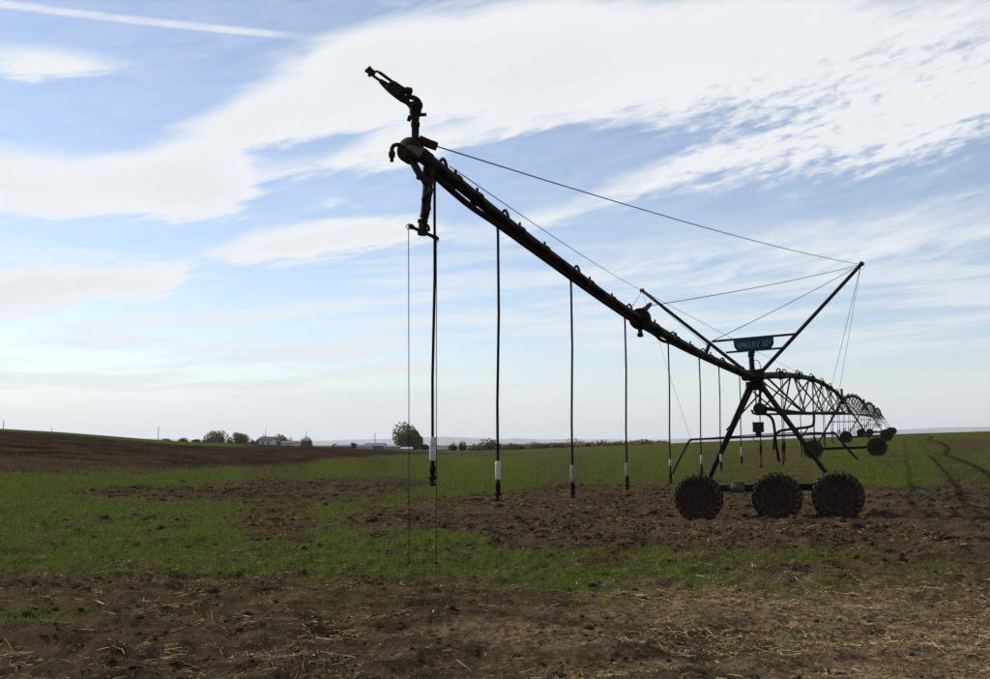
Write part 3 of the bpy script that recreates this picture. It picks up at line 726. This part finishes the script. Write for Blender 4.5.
MB().tube([mc - UD * .2, W[0] + PD * .3], .03, 8).tube([mc + UD * .2, W[1] + PD * .3], .03, 8).build('drive_shaft', M['steel'], beam)
topc = T1 + Vector((0, 0, -.15))
for (foot, sgn) in ((A, -1), (Bq, 1)):
    for k in (-1, 1):
        a = foot + UD * (.10 * -sgn) + PD * (k * .06) + Vector((0, 0, .05)); b = tw(sgn * .13, k * .30 + .1, -.22)
        leg = MB().tube([a, a.lerp(b, .5), b], .050, 8).build('leg', M['steel'], beam)
MB().tube([tw(-.82, .1, -1.3), tw(.15, .1, -.35)], .022, 6).tube([tw(.85, .2, -1.3), tw(-.1, .2, -.35)], .022, 6).build('brace', M['steel'], beam)
# head of the tower: joint, knuckle plates, riser
hd = MB().lathe(T1 - PD * .32, PD, [(.08, 0), (.15, .0), (.16, .01), (.16, .05), (.11, .06), (.13, .14), (.15, .26), (.15, .40), (.12, .50), (.16, .54), (.16, .58), (.09, .60)], 20)
hd.box(tw(0, .05, -.22), UT * .22, PD * .26, ZT * .10, .02).box(tw(0, .0, .13), UT * .24, PD * .05, ZT * .06, .01)
hd.box(tw(-.05, .1, .02), UT * .28, PD * .20, ZT * .09, .03).build('tower_head', M['steel'], beam)
rs0 = tw(-.05, -.05, .12)
MB().tube([rs0, rs0 + ZT * .44], [.072, .066], 12).lathe(rs0 + ZT * .40, ZT, [(.06, 0), (.085, .0), (.085, .06), (.05, .07)], 14).tube([rs0 + ZT * .47 - UT * .06, rs0 + ZT * .53 + UT * .09], .05, 10).build('riser', M['steel'], beam)
MB().tube(spline([rs0 + ZT * .30 + UT * .05, rs0 + ZT * .28 + UT * .16, rs0 + ZT * .14 + UT * .21, rs0 + UT * .19], 5), .010, 6).build('riser_hose', M['hose'], beam)
# drum and box hung under the joint
dc = at(760.5, 409, T1.y + .5)
MB().lathe(dc - PD * .3, PD, [(.03, 0), (.14, .01), (.15, .03), (.15, .52), (.14, .54), (.03, .55)], 20).tube([dc + Vector((0, 0, .14)), dc + Vector((0, 0, .55))], .012, 6).tube([dc + PD * .15 + Vector((0, 0, .14)), dc + PD * .15 + Vector((0, 0, .55))], .012, 6).build('drum', M['box'], beam)
bx = at(758.3, 427.5, T1.y + 1.2)
MB().box(bx, UD * .135, PD * .09, Vector((0, 0, .125)), .012).box(bx + Vector((0, 0, .13)), UD * .145, PD * .10, Vector((0, 0, .012)), .004).box(bx - Vector((0, 0, .18)), UD * .07, PD * .06, Vector((0, 0, .06)), .01).build('control_box', M['box'], beam)
MB().tube(spline([dc + UD * .1 - Vector((0, 0, .1)), dc + UD * .30 - Vector((0, 0, .3)), dc + UD * .36 - Vector((0, 0, .9)), dc + UD * .42 - Vector((0, 0, 1.35))], 6), .035, 8).build('riser_hose', M['hose'], beam)

# boom behind the wheels
by = T1.y + 1.3
bp = [at(672.5, 474, by + .9), at(677, 464, by + .85), at(688, 443, by + .8), at(691, 440, by + .78), at(697, 439.2, by + .75), at(760, 436.5, by), at(826, 433.4, by - .62), at(832, 432.8, by - .66), at(836, 434.5, by - .7), at(846, 447, by - .75), at(857.5, 459.5, by - .8)]
boom = MB().tube(spline(bp, 5), .030, 8).build('sprinkler_boom', M['steel'], ROOT)
MB().tube([bp[3], at(720, 437.2, by + .45), at(760, 434.3, by), at(800, 432.4, by - .4), bp[7]], .014, 6).build('boom_rail', M['steel'], boom)
MB().tube(spline([at(752, 437, by), at(756, 441, by), at(764, 443.5, by)], 4), .010, 6).build('boom_hose', M['hose'], boom)
cable(ML, bp[3], .0, .0035); cable(MR, bp[7], .0, .005)
hb_ = pp(9., .65)
def hpx(x, y): return at(x, y, hb_.y)
b2 = MB().tube(spline([hpx(813.5, 411), hpx(814, 418), hpx(813, 425), hpx(808, 427), hpx(798, 428.3), hpx(786, 429.8), hpx(779, 431.5), hpx(774.8, 436), hpx(774, 443), hpx(773.5, 449.5)], 5), .045, 8).build('sprinkler_boom', M['steel'], ROOT)
MB().tube([hpx(801, 439), hpx(808.5, 427)], .024, 6).tube([hpx(797.5, 428), hpx(798, 436)], .03, 6).build('boom_bracket', M['steel'], b2)

# ---- arched spans and the towers beyond
def line_z(s):                                         # pipe height over the towers
    return {0: T1.z}.get(s)
SP = 40.5; TZ = [T1.z]
for k in range(1, 5):
    q = T1 + PD * (SP * k); TZ.append(gz(q.x, q.y, False) + 3.62)
def span(k):
    z0, z1 = TZ[k], TZ[k + 1]; s0 = SP * k; N = 28; near = k == 0
    def P(t, off=0., dz=0.): return pp(s0 + SP * t, off, z0 + (z1 - z0) * t + .62 * 4 * t * (1 - t) * .85 + dz)
    sides = 12 if near else 8
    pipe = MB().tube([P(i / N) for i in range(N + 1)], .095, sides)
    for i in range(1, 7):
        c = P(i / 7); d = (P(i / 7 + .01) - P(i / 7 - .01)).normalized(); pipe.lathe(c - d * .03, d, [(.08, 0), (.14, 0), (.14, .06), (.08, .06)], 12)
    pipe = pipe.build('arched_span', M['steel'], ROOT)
    if k: pipe['label'] = ['', 'second arched span, partly hidden by the first', 'third arched span in the distance', 'farthest arched span'][k]
    nb = 5 if near else 7; D = 1.42; HW = .72
    bt = [(i + .5) / nb * .9 + .05 for i in range(nb)]
    rods = {}
    for sgn in (-1, 1):
        pts = [P(.012, sgn * .08, -.10)] + [P(t, sgn * HW, -D * (1 - .35 * abs(2 * t - 1) ** 2.5)) for t in bt] + [P(.988, sgn * .08, -.10)]
        rods[sgn] = pts; MB().tube(pts, .020 if near else .022, 6).build('truss_rod', M['steel'], pipe)
    far_mb = MB()
    for i, t in enumerate(bt):
        for sgn in (-1, 1):
            b = rods[sgn][i + 1]
            for tt in (t - .45 / nb, t + .45 / nb):
                a = P(tt, sgn * .06, -.06); mb = MB() if near else far_mb
                mb.tube([a, b], .030 if near else .024, 6)
                if near: mb.build('strut', M['steel'], pipe)
        (MB() if near else far_mb).tube([rods[-1][i + 1], rods[1][i + 1]], .02, 6).build('strut', M['steel'], pipe) if near else far_mb.tube([rods[-1][i + 1], rods[1][i + 1]], .02, 6)
    if not near:
        o = far_mb.build('strut', M['steel'], pipe); o['kind'] = 'stuff'
    # cable conduit along the truss of the near span
    if near:
        cpt = [P(.0, .25, -.80)] + [rods[1][i + 1] + Vector((0, 0, .03)) for i in range(nb)] + [P(.97, .3, -.8)]
        MB().tube(spline(cpt, 4), .050, 8).build('conduit', M['hose'], pipe)
        cpt = [P(.0, -.1, -.85)] + [rods[-1][i + 1] + Vector((0, 0, .02)) for i in range(nb)] + [P(.97, -.1, -.85)]
        MB().tube(spline(cpt, 4), .030, 8).build('conduit', M['hose'], pipe)
    MB().tube(spline([P(i / 20, .085 + .012 * math.sin(i * 2.1), -.035 + .03 * math.sin(i * 1.7)) for i in range(21)], 3), .055, 7).tube(spline([P(i / 24, -.03 + .02 * math.sin(i * 2.7), .075 + .015 * math.sin(i * 3.1)) for i in range(25)], 3), .028, 6).build('cable_bundle', M['hose'], pipe)
    # goosenecks and drops
    nd = 14 if near else 12
    for i in range(nd):
        t = (i + .6) / nd; sd_ = 1 if i % 2 else -1; c = P(t); top = P(t, sd_ * .13)
        g = MB().tube(spline([c + Vector((0, 0, .05)), c + Vector((0, 0, .15)) + UD * sd_ * .02, c + Vector((0, 0, .19)) + UD * sd_ * .07, c + Vector((0, 0, .14)) + UD * sd_ * .12, top - Vector((0, 0, .1))], 4), .022, 6)
        g.build('gooseneck', M['steel'], pipe)
        zf = gz(top.x, top.y, False) + 1.15 + .1 * random.random()
        h = MB().tube([top - Vector((0, 0, .1)), Vector((top.x, top.y, zf + .35))], .014, 6).lathe(Vector((top.x, top.y, zf)), (0, 0, 1), [(.012, 0), (.036, .01), (.030, .06), (.016, .09), (.016, .35), (.034, .36), (.034, .60), (.014, .61)], 8)
        h.build('sprinkler_drop', M['hose'], pipe)
    return pipe
for k in range(4): span(k)
def far_tower(k):
    c = T1 + PD * (SP * k); c.z = TZ[k]; HB = 1.90; gzc = gz(c.x, c.y, False); f = {}
    ws = []
    for sgn in (-1, 1): ws.append(place_wheel(0, 0, SP * k, sgn * HB))
    tb = MB().box((ws[0] + ws[1]) / 2 + PD * .38, (ws[1] - ws[0]) * .52, PD * .07, Vector((0, 0, .085)), .012).build('drive_tower', M['steel'], ROOT)
    for sgn, wpt in ((-1, ws[0]), (1, ws[1])):
        for q in (-1, 1):
            MB().tube([wpt + PD * (.38 + q * .05) - UD * sgn * .1, c + UD * sgn * .13 + PD * q * .45 + Vector((0, 0, -.2))], .045, 7).build('leg', M['steel'], tb)
        MB().tube([wpt - PD * .1, wpt + PD * .42], .045, 8).build('gearbox', M['steel'], tb)
    MB().tube([c + UD * -.9 + Vector((0, 0, -1.4)), c + UD * .9 + Vector((0, 0, -1.4))], .03, 6).build('brace', M['steel'], tb)
    MB().lathe(c - PD * .3, PD, [(.08, 0), (.15, 0), (.16, .3), (.15, .6), (.08, .6)], 12).box(c + Vector((0, 0, -.2)), UD * .2, PD * .3, Vector((0, 0, .1)), .02).build('tower_head', M['steel'], tb)
    MB().box(c + Vector((0, 0, .42)) + UD * -.05, UD * .07, PD * .07, Vector((0, 0, .26)), .01).build('tower_box', M['box'], tb)
    MB().lathe((ws[0] + ws[1]) / 2 + PD * .38 - UD * .2 + Vector((0, 0, .12)), UD, [(.05, 0), (.12, .02), (.13, .3), (.05, .34)], 12).build('drive_motor', M['motor'], tb)
    return c
for k in (1, 2, 3, 4): far_tower(k)
# backstays from the masts to the first span
bs = pp(SP * .72, .0, TZ[0] + (TZ[1] - TZ[0]) * .72 + .42)
cable(MR, bs, .05, .007); cable(ML, bs, .05, .006)

# ------------------------------------------------------------------ far trees, bushes, houses, poles
def leafball(mb, c, rx, ry, rz, n, size, seed):
    rg = np.random.default_rng(seed); lob = rg.normal(size=(7, 3)); lob /= np.linalg.norm(lob, axis=1)[:, None]; amp = rg.uniform(.08, .50, 7)
    V = []; F = []
    for i in range(n):
        d = rg.normal(size=3); d /= np.linalg.norm(d)
        k = 1 + sum(a * max(0, float(d @ l)) ** 3 for a, l in zip(amp, lob)) - .22
        rad = k * rg.uniform(.12, 1) ** .42
        p = np.array(c) + d * rad * np.array([rx, ry, rz])
        if p[2] < c[2] - rz * .58: p[2] = c[2] - rz * rg.uniform(.2, .6)
        a = rg.normal(size=3); a /= np.linalg.norm(a); b = np.cross(a, d + rg.normal(size=3) * .4); b /= (np.linalg.norm(b) + 1e-6)
        s = size * rg.uniform(.6, 1.4); o = len(V)
        V += [p - a * s, p + b * s * .6, p + a * s, p - b * s * .6]; F.append((o, o + 1, o + 2, o + 3))
    mb.add(V, F)
def tree(name, px0, px1, ytop, ybase, D, m, label, cat='tree', group=None, trunk=True, n=1500, low=-.22):
    cx = (px0 + px1) / 2; b = at(cx, ybase, D); hgt = at(cx, ytop, D).z; zg = gz(b.x, b.y, False); zb = max(zg, b.z) if b.z < zg + 3 else b.z
    zb = zg
    wdt = (px1 - px0) / 990 * D / 2 * .86; H = (hgt - zb) * .92
    root = empty(name, (b.x, b.y, zb)); tag(root, label, cat, group)
    t = MB(); sd_ = int(px0 * 13 + D) % 9973; rg = random.Random(sd_)
    t.tube([Vector((b.x, b.y, zb - .2)), Vector((b.x + .02 * H, b.y, zb + H * .3)), Vector((b.x, b.y, zb + H * .75))], [.035 * H + .03, .025 * H + .02, .01], 7)
    for k in range(6):
        a = rg.random() * 6.28; h0 = zb + H * (.18 + .08 * k); L = wdt * .75
        t.tube([Vector((b.x, b.y, h0)), Vector((b.x + math.cos(a) * L * .5, b.y + math.sin(a) * L * .5, h0 + H * .14)), Vector((b.x + math.cos(a) * L, b.y + math.sin(a) * L, h0 + H * .22))], [.016 * H + .01, .010 * H + .008, .005], 5)
    t.build('trunk' if trunk else 'stem', M['bark'], root)
    c = MB(); zc = zb + H * (low + (1 - low) / 2); rz = H * (1 - low) / 2
    leafball(c, (b.x, b.y, zc), wdt, wdt * .85, rz, n, max(.05, wdt * .11), sd_)
    for k in range(5):
        a = rg.random() * 6.28; q = .55
        leafball(c, (b.x + math.cos(a) * wdt * q, b.y + math.sin(a) * wdt * q, zc + rz * rg.uniform(-.35, .45)), wdt * .45, wdt * .4, rz * .5, n // 6, max(.05, wdt * .08), sd_ + k + 1)
    c.build('crown' if trunk else 'foliage', M[m], root, False)
    return root
GT = 'trees round the far farmstead'
tree('tree', 396, 424, 428, 450, 420, 'leaf_olive', 'big round olive green tree standing alone beside the low sheds', n=3800, low=-.22)
tree('tree', 203, 227, 431.5, 444, 470, 'leaf_tan', 'tan autumn tree, leftmost of the tall trees round the farmstead', group=GT)
tree('tree', 231, 250, 429.5, 444, 480, 'leaf_yellow', 'tall yellowish tree, tallest of those left of the white house', group=GT)
tree('tree', 253, 275, 433.5, 445, 500, 'leaf_tan', 'broad brownish tree right behind the white house', group=GT)
tree('tree', 274, 291, 432.5, 445, 490, 'leaf_grey', 'grey leafless-looking tree just right of the white house', group=GT)
tree('tree', 299, 314, 437, 446, 460, 'leaf_grey', 'small grey green tree, rightmost of the farmstead group', group=GT)
tree('conifer', 286.5, 293, 437, 446, 470, 'leaf_dark', 'small dark evergreen between the grey tree and the shed', group=GT)
tree('conifer', 201, 206, 436, 444, 455, 'leaf_dark', 'slim dark evergreen left of the tan autumn tree', group=GT)
tree('hedge', 177, 190, 436.5, 443, 440, 'leaf_dark', 'low dark hedge clump on the ridge, left half', 'hedge', trunk=False, low=-.22)
tree('hedge', 188, 202, 437.5, 443, 440, 'leaf_dark', 'low dark hedge clump on the ridge, next to the slim evergreen', 'hedge', trunk=False, low=-.22)
tree('bush', 160, 176, 436.8, 442, 480, 'leaf_green', 'faint green bush on the ridge left of the dark hedge', 'bush', trunk=False, low=-.22)
tree('bush', 225, 233, 438, 444, 470, 'leaf_green', 'low green bush between the tan and the yellowish tree', 'bush', trunk=False, low=-.22)
tree('bush', 248, 256, 439, 445, 470, 'leaf_dark', 'low dark bush left of the white house', 'bush', trunk=False, low=-.22)
tree('bush', 349, 358, 441.5, 448, 430, 'leaf_rust', 'small rust coloured bush by the low sheds', 'bush', trunk=False, low=-.22)
tree('bush', 419, 431, 443.5, 451, 400, 'leaf_dark', 'dark bush at the right foot of the big round tree', 'bush', trunk=False, low=-.22)
tree('bush', 330, 340, 443.5, 448, 440, 'leaf_green', 'low green bush at the left end of the sheds', 'bush', trunk=False, low=-.22)
tree('tree', 448, 459, 443, 453, 350, 'leaf_dark', 'dark round tree, left one of the dark pair beside the small white house', n=700)
tree('tree', 457, 467.5, 441, 453.5, 350, 'leaf_dark', 'dark round tree, right and taller one of the dark pair', n=700)
tree('bush', 467, 473, 447, 453.5, 340, 'leaf_dark', 'small dark bush right of the dark tree pair', 'bush', trunk=False, low=-.22)
GS = 'scrub bushes along the far field edge'
sc = [(472, 486, 443, 'leaf_green', 'greenish scrub bush right of the dark tree pair'), (483, 500, 438, 'leaf_green', 'tallest scrub bush on the rise behind the white-weighted second hose'),
      (498, 508, 443, 'leaf_tan', 'tan scrub bush at the right foot of the tallest scrub'), (506, 516, 442.5, 'leaf_green', 'green scrub bush left of the rusty clump'),
      (511, 524, 443.5, 'leaf_rust', 'rusty orange clump of scrub, left one'), (522, 533, 443, 'leaf_yellow', 'yellowish clump of scrub beside the rusty clump'), (530, 545, 442.5, 'leaf_green', 'green scrub bush, first right of the yellowish clump'),
      (542, 556, 442.5, 'leaf_rust', 'rusty scrub clump, second right of the yellowish clump'), (553, 568, 442, 'leaf_green', 'green scrub just left of the third hanging hose'), (566, 582, 441.5, 'leaf_grey', 'grey scrub right behind the third hanging hose'),
      (580, 598, 441.5, 'leaf_green', 'green scrub first right of the third hanging hose'), (595, 612, 441, 'leaf_tan', 'tan scrub midway between third and fourth hanging hose'), (609, 626, 441, 'leaf_green', 'green scrub just left of the fourth hanging hose'),
      (624, 642, 440.5, 'leaf_grey', 'grey scrub just right of the fourth hanging hose'), (639, 657, 440, 'leaf_green', 'green scrub midway between fourth and fifth hanging hose'), (654, 670, 440, 'leaf_tan', 'tan scrub just left of the fifth hanging hose')]
for (a, b, yt, m_, lb) in sc: tree('bush', a - 4, b + 4, yt, 449, 300 + (a * 7 % 23), m_, lb, 'bush', GS, False, 380, -.22)

def house(name, px0, px1, yeave, ytop, D, wm, rm, label, depth=8., win=2, cat='house'):
    a = at(px0, 445, D); b = at(px1, 445, D); zg = gz((a.x + b.x) / 2, D, False); ze = at(px0, yeave, D).z; zt = at(px0, ytop, D).z
    x0, x1 = a.x, b.x; root = empty(name, ((x0 + x1) / 2, D, zg)); tag(root, label, cat)
    cx = (x0 + x1) / 2; hw = (x1 - x0) / 2
    MB().box((cx, D, (zg + ze) / 2 - .2), (hw, 0, 0), (0, depth / 2, 0), (0, 0, (ze - zg) / 2 + .2)).build('wall', wm, root, False)
    e = .35
    V = [(x0 - e, D - depth / 2 - e, ze), (x1 + e, D - depth / 2 - e, ze), (x1 + e, D + depth / 2 + e, ze), (x0 - e, D + depth / 2 + e, ze), (x0 - e, D, zt), (x1 + e, D, zt)]
    V2 = [(v[0], v[1], v[2] + .18) for v in V]
    MB().add(V + V2, [(0, 1, 5, 4), (2, 3, 4, 5), (6, 10, 11, 7), (8, 11, 10, 9), (0, 6, 7, 1), (2, 8, 9, 3), (1, 7, 11, 5), (5, 11, 8, 2), (3, 9, 10, 4), (4, 10, 6, 0)]).build('roof', rm, root, False)
    V = [(x0 + .003, D - depth / 2 + .01, ze), (x0 + .003, D + depth / 2 - .01, ze), (x0 + .003, D, zt), (x1 - .003, D - depth / 2 + .01, ze), (x1 - .003, D + depth / 2 - .01, ze), (x1 - .003, D, zt)]
    MB().add(V, [(0, 1, 2), (3, 5, 4)]).build('gable', wm, root, False)
    for k in range(win):
        x = x0 + (x1 - x0) * (k + .7) / (win + .4); zc = ze - 1.2
        wn = MB().box((x, D - depth / 2, zc), (.55, 0, 0), (0, .06, 0), (0, 0, .65)).build('window', wm, root, False)
        MB().box((x, D - depth / 2 - .05, zc), (.42, 0, 0), (0, .03, 0), (0, 0, .52)).build('pane', M['glass'], wn, False)
    return root
house('farmhouse', 261, 274, 440.2, 437, 450, M['wall_white'], M['roof_brown'], 'white farmhouse under the broad brownish tree')
house('shed', 283, 297, 443.2, 441.3, 445, M['wall_white'], M['roof_grey'], 'low pale shed right of the white farmhouse', 7, 1, 'shed')
house('shed', 336, 351, 446.6, 445.2, 420, M['wall_blue'], M['roof_grey'], 'long low grey shed, leftmost of the row by the big tree', 8, 2, 'shed')
house('shed', 358, 372, 446.8, 445, 415, M['wall_white'], M['roof_grey'], 'small white shed under the tall mast by the big tree', 7, 2, 'shed')
house('barn', 366, 385, 446.2, 443.4, 440, M['wall_blue'], M['roof_grey'], 'dark blue grey barn left of the big round tree', 10, 2, 'barn')
house('shed', 385, 400, 447.4, 446.1, 410, M['wall_tan'], M['roof_grey'], 'low tan shed touching the left foot of the big tree', 7, 1, 'shed')
house('shed', 402, 412, 449.0, 447.4, 380, M['wall_tan'], M['roof_pale'], 'low pale-roofed shed in front of the big round tree', 6, 1, 'shed')
house('cottage', 437.5, 447, 449.8, 447.8, 360, M['wall_white'], M['roof_grey'], 'small white cottage left of the dark tree pair', 7, 2)
def pole(px, ytop, D, label, arm=False, r=.14):
    b = at(px, 445, D); zt = at(px, ytop, D).z; zg = gz(b.x, b.y, False); root = empty('utility_pole', (b.x, b.y, zg)); tag(root, label, 'utility pole', 'utility poles on the skyline')
    MB().tube([(b.x, b.y, zg - .3), (b.x, b.y, zt)], [r, r * .7], 8).build('pole', M['wood'], root)
    if arm:
        MB().box((b.x, b.y - .18, zt - .6), (1.1, 0, 0), (0, .06, 0), (0, 0, .07)).build('crossarm', M['wood'], root)
        for k in (-.9, 0, .9): MB().lathe((b.x + k, b.y - .18, zt - .53), (0, 0, 1), [(.03, 0), (.06, .05), (.06, .15), (.03, .2)], 8).build('insulator', M['galv'], root)
pole(2.5, 420, 330, 'utility pole at the far left edge of the skyline')
pole(51, 427.5, 420, 'short-looking utility pole on the ridge at left')
pole(158, 426.5, 380, 'utility pole on the ridge left of the dark hedge')
pole(265.5, 428, 520, 'thin pole rising behind the white farmhouse', False)
pole(306, 430.5, 500, 'utility pole above the rightmost farmstead tree')
pole(375, 432.5, 440, 'slender pole standing over the blue grey barn', False, .18)

# ------------------------------------------------------------------ stuff on the ground
def sector(n, r0, r1, a0=-36, a1=36, pw=1.0):
    """random points, denser near us"""
    u = rng.random(n); r = (r0 ** (2 - pw) + u * (r1 ** (2 - pw) - r0 ** (2 - pw))) ** (1 / (2 - pw)); a = np.radians(rng.uniform(a0, a1, n))
    return r * np.sin(a), r * np.cos(a), r
def grass():
    x, y, r = sector(1000000, 7.5, 105, pw=1.25)
    g = green_at(x, y); tuft = sstep(fbm(x * 3.1, y * 3.1, 81, 2), .38, .62)
    keep = rng.random(len(x)) < (g * (.20 + .80 * tuft) * .75 + .012) * sstep(r, 105, 38)
    x, y, r = x[keep], y[keep], r[keep]; n = len(x)
    z = ground(x, y) - .01; H = rng.uniform(.05, .15, n) * np.clip(.8 + .012 * (r - 10), .8, 1.3); W_ = rng.uniform(.0035, .0065, n) * np.clip(r / 14, .8, 3.2)
    a = rng.uniform(0, 2 * np.pi, n); ln = rng.uniform(.1, .7, n) * H; b = a + rng.normal(0, .6, n) + np.pi / 2
    c, s = np.cos(a) * W_, np.sin(a) * W_
    V = np.empty((n, 3, 3)); V[:, 0] = np.stack([x - c, y - s, z], 1); V[:, 1] = np.stack([x + c, y + s, z], 1); V[:, 2] = np.stack([x + np.cos(b) * ln, y + np.sin(b) * ln, z + H], 1)
    o = big_mesh('grass', V.reshape(-1, 3), np.arange(3 * n), 3, M['grass']); tag(o, 'thin green seedlings growing in bands across the field', 'grass', kind='stuff'); return n
def clods():
    x, y, r = sector(110000, 7.2, 48, pw=1.35)
    g = green_at(x, y); dn = sstep(fbm(x * .8, y * .8, 91, 3), .35, .65); keep = rng.random(len(x)) < (1 - g) ** 2 * (.10 + .45 * dn) * (.35 + .65 * sstep(r, 12, 17))
    x, y, r = x[keep], y[keep], r[keep]; n = len(x); z = ground(x, y)
    t = (1 + 5 ** .5) / 2; I = np.array([(-1, t, 0), (1, t, 0), (-1, -t, 0), (1, -t, 0), (0, -1, t), (0, 1, t), (0, -1, -t), (0, 1, -t), (t, 0, -1), (t, 0, 1), (-t, 0, -1), (-t, 0, 1)], float); I /= np.linalg.norm(I[0])
    Fc = np.array([(0, 11, 5), (0, 5, 1), (0, 1, 7), (0, 7, 10), (0, 10, 11), (1, 5, 9), (5, 11, 4), (11, 10, 2), (10, 7, 6), (7, 1, 8), (3, 9, 4), (3, 4, 2), (3, 2, 6), (3, 6, 8), (3, 8, 9), (4, 9, 5), (2, 4, 11), (6, 2, 10), (8, 6, 7), (9, 8, 1)])
    sz = np.clip(rng.lognormal(-3.75, .55, n), .010, .11) * np.clip(r / 18, .45, 1.25)
    V = I[None] * sz[:, None, None] * rng.uniform(.6, 1.3, (n, 12, 1)) * np.stack([rng.uniform(.8, 1.5, n), rng.uniform(.8, 1.5, n), rng.uniform(.45, .8, n)], 1)[:, None]
    V = V + np.stack([x, y, z + sz * .02], 1)[:, None]
    L = (Fc[None] + (np.arange(n) * 12)[:, None, None]).reshape(-1)
    o = big_mesh('soil_clods', V.reshape(-1, 3), L, 3, M['soil']); tag(o, 'loose brown clods of earth on the bare strips', 'soil', kind='stuff'); return n
def straw():
    x, y, r = sector(120000, 7.2, 34, pw=1.5)
    g = green_at(x, y); dn = 1.5 * sstep(fbm(x * .5, y * .9, 95, 4) + .010 * np.degrees(np.arctan2(x, y)), .45, .68) * sstep(r, 17, 11) + .10 + .25 * sstep(fbm(x * .3, y * .3, 96, 3), .5, .7)
    keep = rng.random(len(x)) < dn * (1 - .6 * g) * .62
    x, y, r = x[keep], y[keep], r[keep]; n = len(x); z = ground(x, y) + .012 + rng.random(n) * .02
    L_ = rng.lognormal(-3.4, .8, n).clip(.012, .34) * .5; W_ = rng.lognormal(-6.15, .4, n).clip(.001, .005) * np.clip(r / 12, 1, 2); a = rng.uniform(0, np.pi, n); tl = rng.normal(0, .22, n)
    d = np.stack([np.cos(a), np.sin(a), tl], 1) * L_[:, None]; s = np.stack([-np.sin(a), np.cos(a), rng.normal(0, .5, n)], 1) * W_[:, None]; c = np.stack([x, y, z], 1)
    up = np.array([0, 0, 1.]) * (W_ * .9)[:, None]
    V = np.stack([c - d - s, c + d - s, c + d + s, c - d + s, c - d + up, c + d + up], 1)
    q = np.array([(0, 1, 5, 4), (3, 4, 5, 2)]); Lp = (q[None] + (np.arange(n) * 6)[:, None, None]).reshape(-1)
    o = big_mesh('straw', V.reshape(-1, 3), Lp, 4, M['straw']); tag(o, 'pale dry straw litter scattered on the bare soil', 'straw', kind='stuff'); return n
print('blades', grass(), 'clods', clods(), 'straw', straw())

# ------------------------------------------------------------------ haze
bpy.ops.mesh.primitive_cube_add(size=1)
hz_o = bpy.context.object; hz_o.name = 'haze'; hz_o.data.name = 'haze'
zmin = -4.5; hz_o.scale = (44000, 44000, 420 - zmin); hz_o.location = (0, 0, (420 + zmin) / 2)
hm = bpy.data.materials.new('haze_air'); hm.use_nodes = True; hn = hm.node_tree; hn.nodes.clear()
ho = hn.nodes.new('ShaderNodeOutputMaterial'); pv = hn.nodes.new('ShaderNodeVolumePrincipled'); hn.links.new(pv.outputs[0], ho.inputs['Volume'])
pv.inputs['Color'].default_value = (.80, .88, 1.0, 1); pv.inputs['Density'].default_value = HAZE; pv.inputs['Anisotropy'].default_value = .2
hz_o.data.materials.append(hm); tag(hz_o, 'pale blue haze over the far fields and hills', 'haze', kind='stuff')
